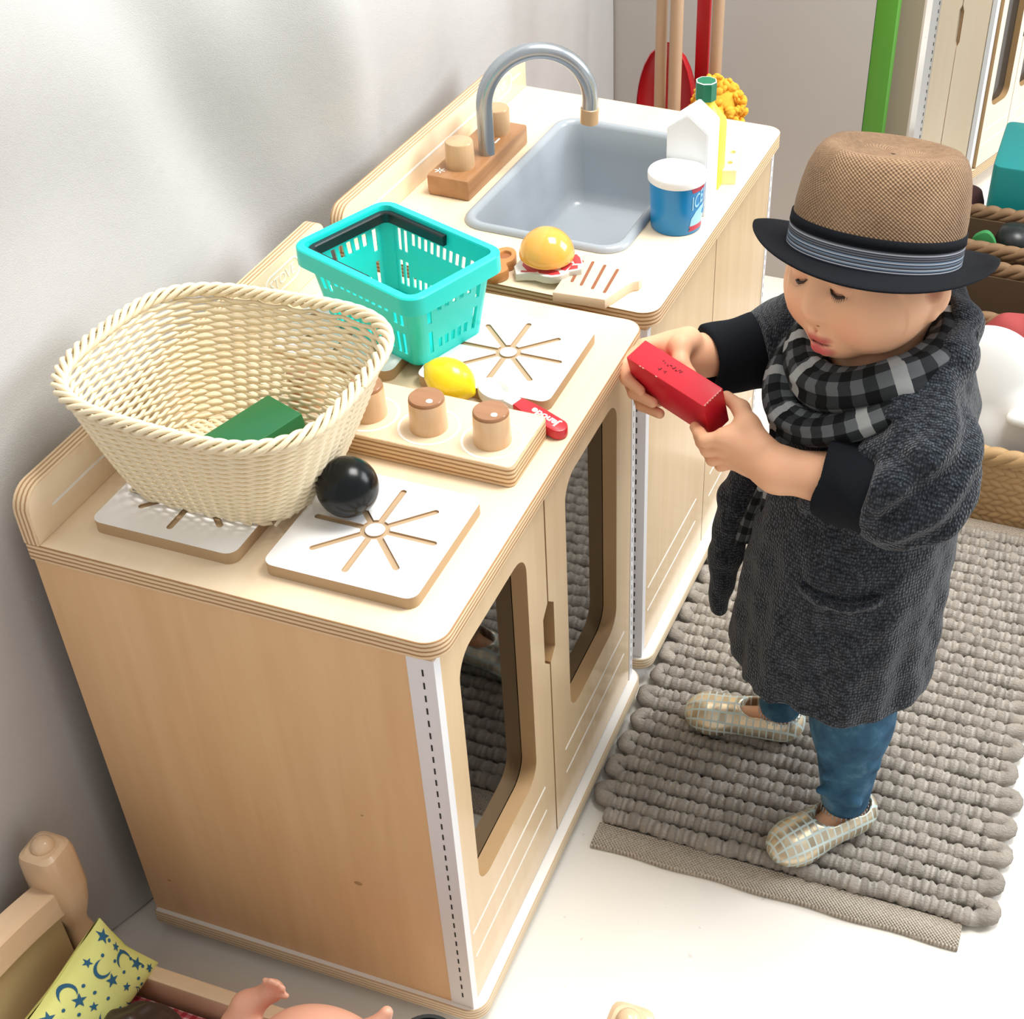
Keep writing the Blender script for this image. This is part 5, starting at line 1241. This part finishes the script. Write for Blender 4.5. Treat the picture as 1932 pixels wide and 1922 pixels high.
def gingham():
    t = NT('red_gingham'); s = t.sep(t.coord()); p = .0105
    a = t.math('LESS_THAN', t.math('FRACT', t.math('DIVIDE', s[0], p)), .5); b = t.math('LESS_THAN', t.math('FRACT', t.math('DIVIDE', s[1], p)), .5); f = t.math('MULTIPLY', t.math('ADD', a, b), .5)
    return t.fin(t.ramp(f, [(.1, (.70, .42, .42)), (.5, (.52, .10, .12)), (.9, (.36, .02, .035))]), .85)
b = MB(); b.box(.012, .552, -.418, -.116, .056, .100, bev=.012); tag(b.build('doll_mattress', gingham(), None, smooth=60), 'red gingham mattress lying in the pine doll bed', 'mattress')
# yellow pillow with moons and stars
M['pillow'] = plain('yellow_cotton', (.78, .80, .27), .85, var=.06, bump=.5, bscale=60); M['print'] = plain('blue_print', (.025, .12, .22), .85)
pa = A([.013, .10, .023]); pb_ = A([.034, -.020, -.074]); La, Lb = .080, .041; pa /= np.linalg.norm(pa); pb_ -= pa * (pa @ pb_); pb_ /= np.linalg.norm(pb_); pn = np.cross(pb_, pa); pc = A([.044, -.103, .189]) + pb_ * Lb - pa * La
if pn[2] < 0: pn = -pn
def pil(u, v, s=1, e=0.0):
    hgt = .019 * max(0, (1 - u ** 4)) ** .6 * max(0, (1 - v ** 4)) ** .6 + .0015 * math.sin(5 * u + 3 * v); k = 1 - .07 * (1 - abs(u)) * abs(v) ** 3 ; k2 = 1 - .07 * (1 - abs(v)) * abs(u) ** 3
    return tuple(pc + pa * (u * La * k2) + pb_ * (v * Lb * k) + pn * (s * hgt + e))
gu_ = np.linspace(-1, 1, 28); b = MB(); b.grid([[pil(u, v) for v in gu_] for u in gu_]); b.grid([[pil(u, v, -1) for v in gu_] for u in gu_][::-1])
rq = random.Random(9)
def shape(kind, cu, cv, s, a):
    if kind == 'star': P_ = [(r * math.cos(a + k * PI / 5), r * math.sin(a + k * PI / 5)) for k in range(10) for r in ((s if k % 2 == 0 else s * .42),)]
    elif kind == 'moon':
        P_ = [(s * math.cos(t_), s * math.sin(t_)) for t_ in np.linspace(-2.1, 2.1, 14)] + [(s * (.42 + 1.0 * math.cos(t_)) * 1.0 - s * .42 - s * .38, s * .86 * math.sin(t_)) for t_ in np.linspace(2.0, -2.0, 12)]
        P_ = [(x * math.cos(a) - y * math.sin(a), x * math.sin(a) + y * math.cos(a)) for x, y in P_]
    else: P_ = [(s * math.cos(k * PI / 4), s * math.sin(k * PI / 4)) for k in range(8)]
    c = (sum(p[0] for p in P_) / len(P_), sum(p[1] for p in P_) / len(P_)) if kind != 'moon' else None
    Q = [pil(cu + x / La, cv + y / Lb, 1, .0006) for x, y in P_]
    if kind == 'moon':
        bq = bmesh.new(); vs = [bq.verts.new(q) for q in Q]; bq.faces.new(vs); bmesh.ops.triangulate(bq, faces=bq.faces); b.bm(bq, 1)
    else:
        n = len(Q); b.add(Q + [pil(cu, cv, 1, .0008)], [(i, (i + 1) % n, n) for i in range(n)], 1)
for i in range(6):
    for j in range(5):
        cu = -.86 + i * .34 + rq.uniform(-.05, .05); cv = -.74 + j * .37 + rq.uniform(-.05, .05); k = (i * 2 + j) % 3
        shape(('moon', 'star', 'star')[k], cu, cv, (.0090, .0072, .0048)[k], rq.uniform(0, 6)); shape('dot', min(cu + .16, .86), min(cv + .18, .80), .0018, 0)
tag(b.build('pillow', [M['pillow'], M['print']], None, smooth=70, fix=False), 'yellow pillow printed with blue moons and stars on the doll bed', 'pillow')
# doll and dark pot
M['doll'] = plain('doll_vinyl', (.70, .36, .25), .4, var=.05, **{'Subsurface_Weight': .15})
dl = thing('doll', 'dark-haired baby doll lying on the gingham mattress with one hand raised', 'doll', (.25, -.20, .10))
S = SDF((.06, -.31, .090), (.42, -.11, .260), .002)
S.ell((.310, -.158, .170), (.066, .045, .060), 0); S.ell((.380, -.165, .150), (.040, .042, .045), .02); S.ell((.135, -.200, .130), (.042, .042, .038), .015)
S.chain([(.262, -.160, .170), (.212, -.145, .160), (.2180, -.1330, .1760), (.2370, -.1235, .1930)], [.016, .0135, .0125, .0100], .01); S.ell((.2425, -.1215, .1990), (.0105, .0085, .0115), .006)
for k, (dx, dz) in enumerate(((-.006, .016), (.000, .018), (.006, .017), (.011, .012))): S.cap((.243 + dx * .5, -.1215, .2030), (.244 + dx, -.1235, .1980 + dz), .0038, .0030, .003)
S.cap((.247, -.1235, .1980), (.258, -.1255, .2030), .0038, .0032, .003)
S.chain([(.345, -.160, .185), (.350, -.135, .205), (.357, -.121, .222)], [.018, .012, .006], .01)
S.build('body', M['doll'], dl)
S = SDF((.06, -.27, .080), (.20, -.10, .205), .0025); S.ell((.128, -.188, .131), (.047, .047, .041), 0); S.warp(lambda X, Y, Z, f: f + .003 * np.sin(X * 190 + 3 * np.sin(Z * 90)) * np.sin(Y * 170 + 2 * np.sin(X * 80)))
S.build('hair', M['hair'], dl); del S
t = MB(); t.lathe([(.022, 0), (.024, .004), (.025, .120), (.0275, .124), (.0275, .129), (.024, .129), (.022, .11)], (.404, -.1400, .1005), 36); tag(t.build('toy_pot', M['black_plastic'], None, smooth=40), 'black rimmed toy pot at the bottom edge beside the doll', 'pot')
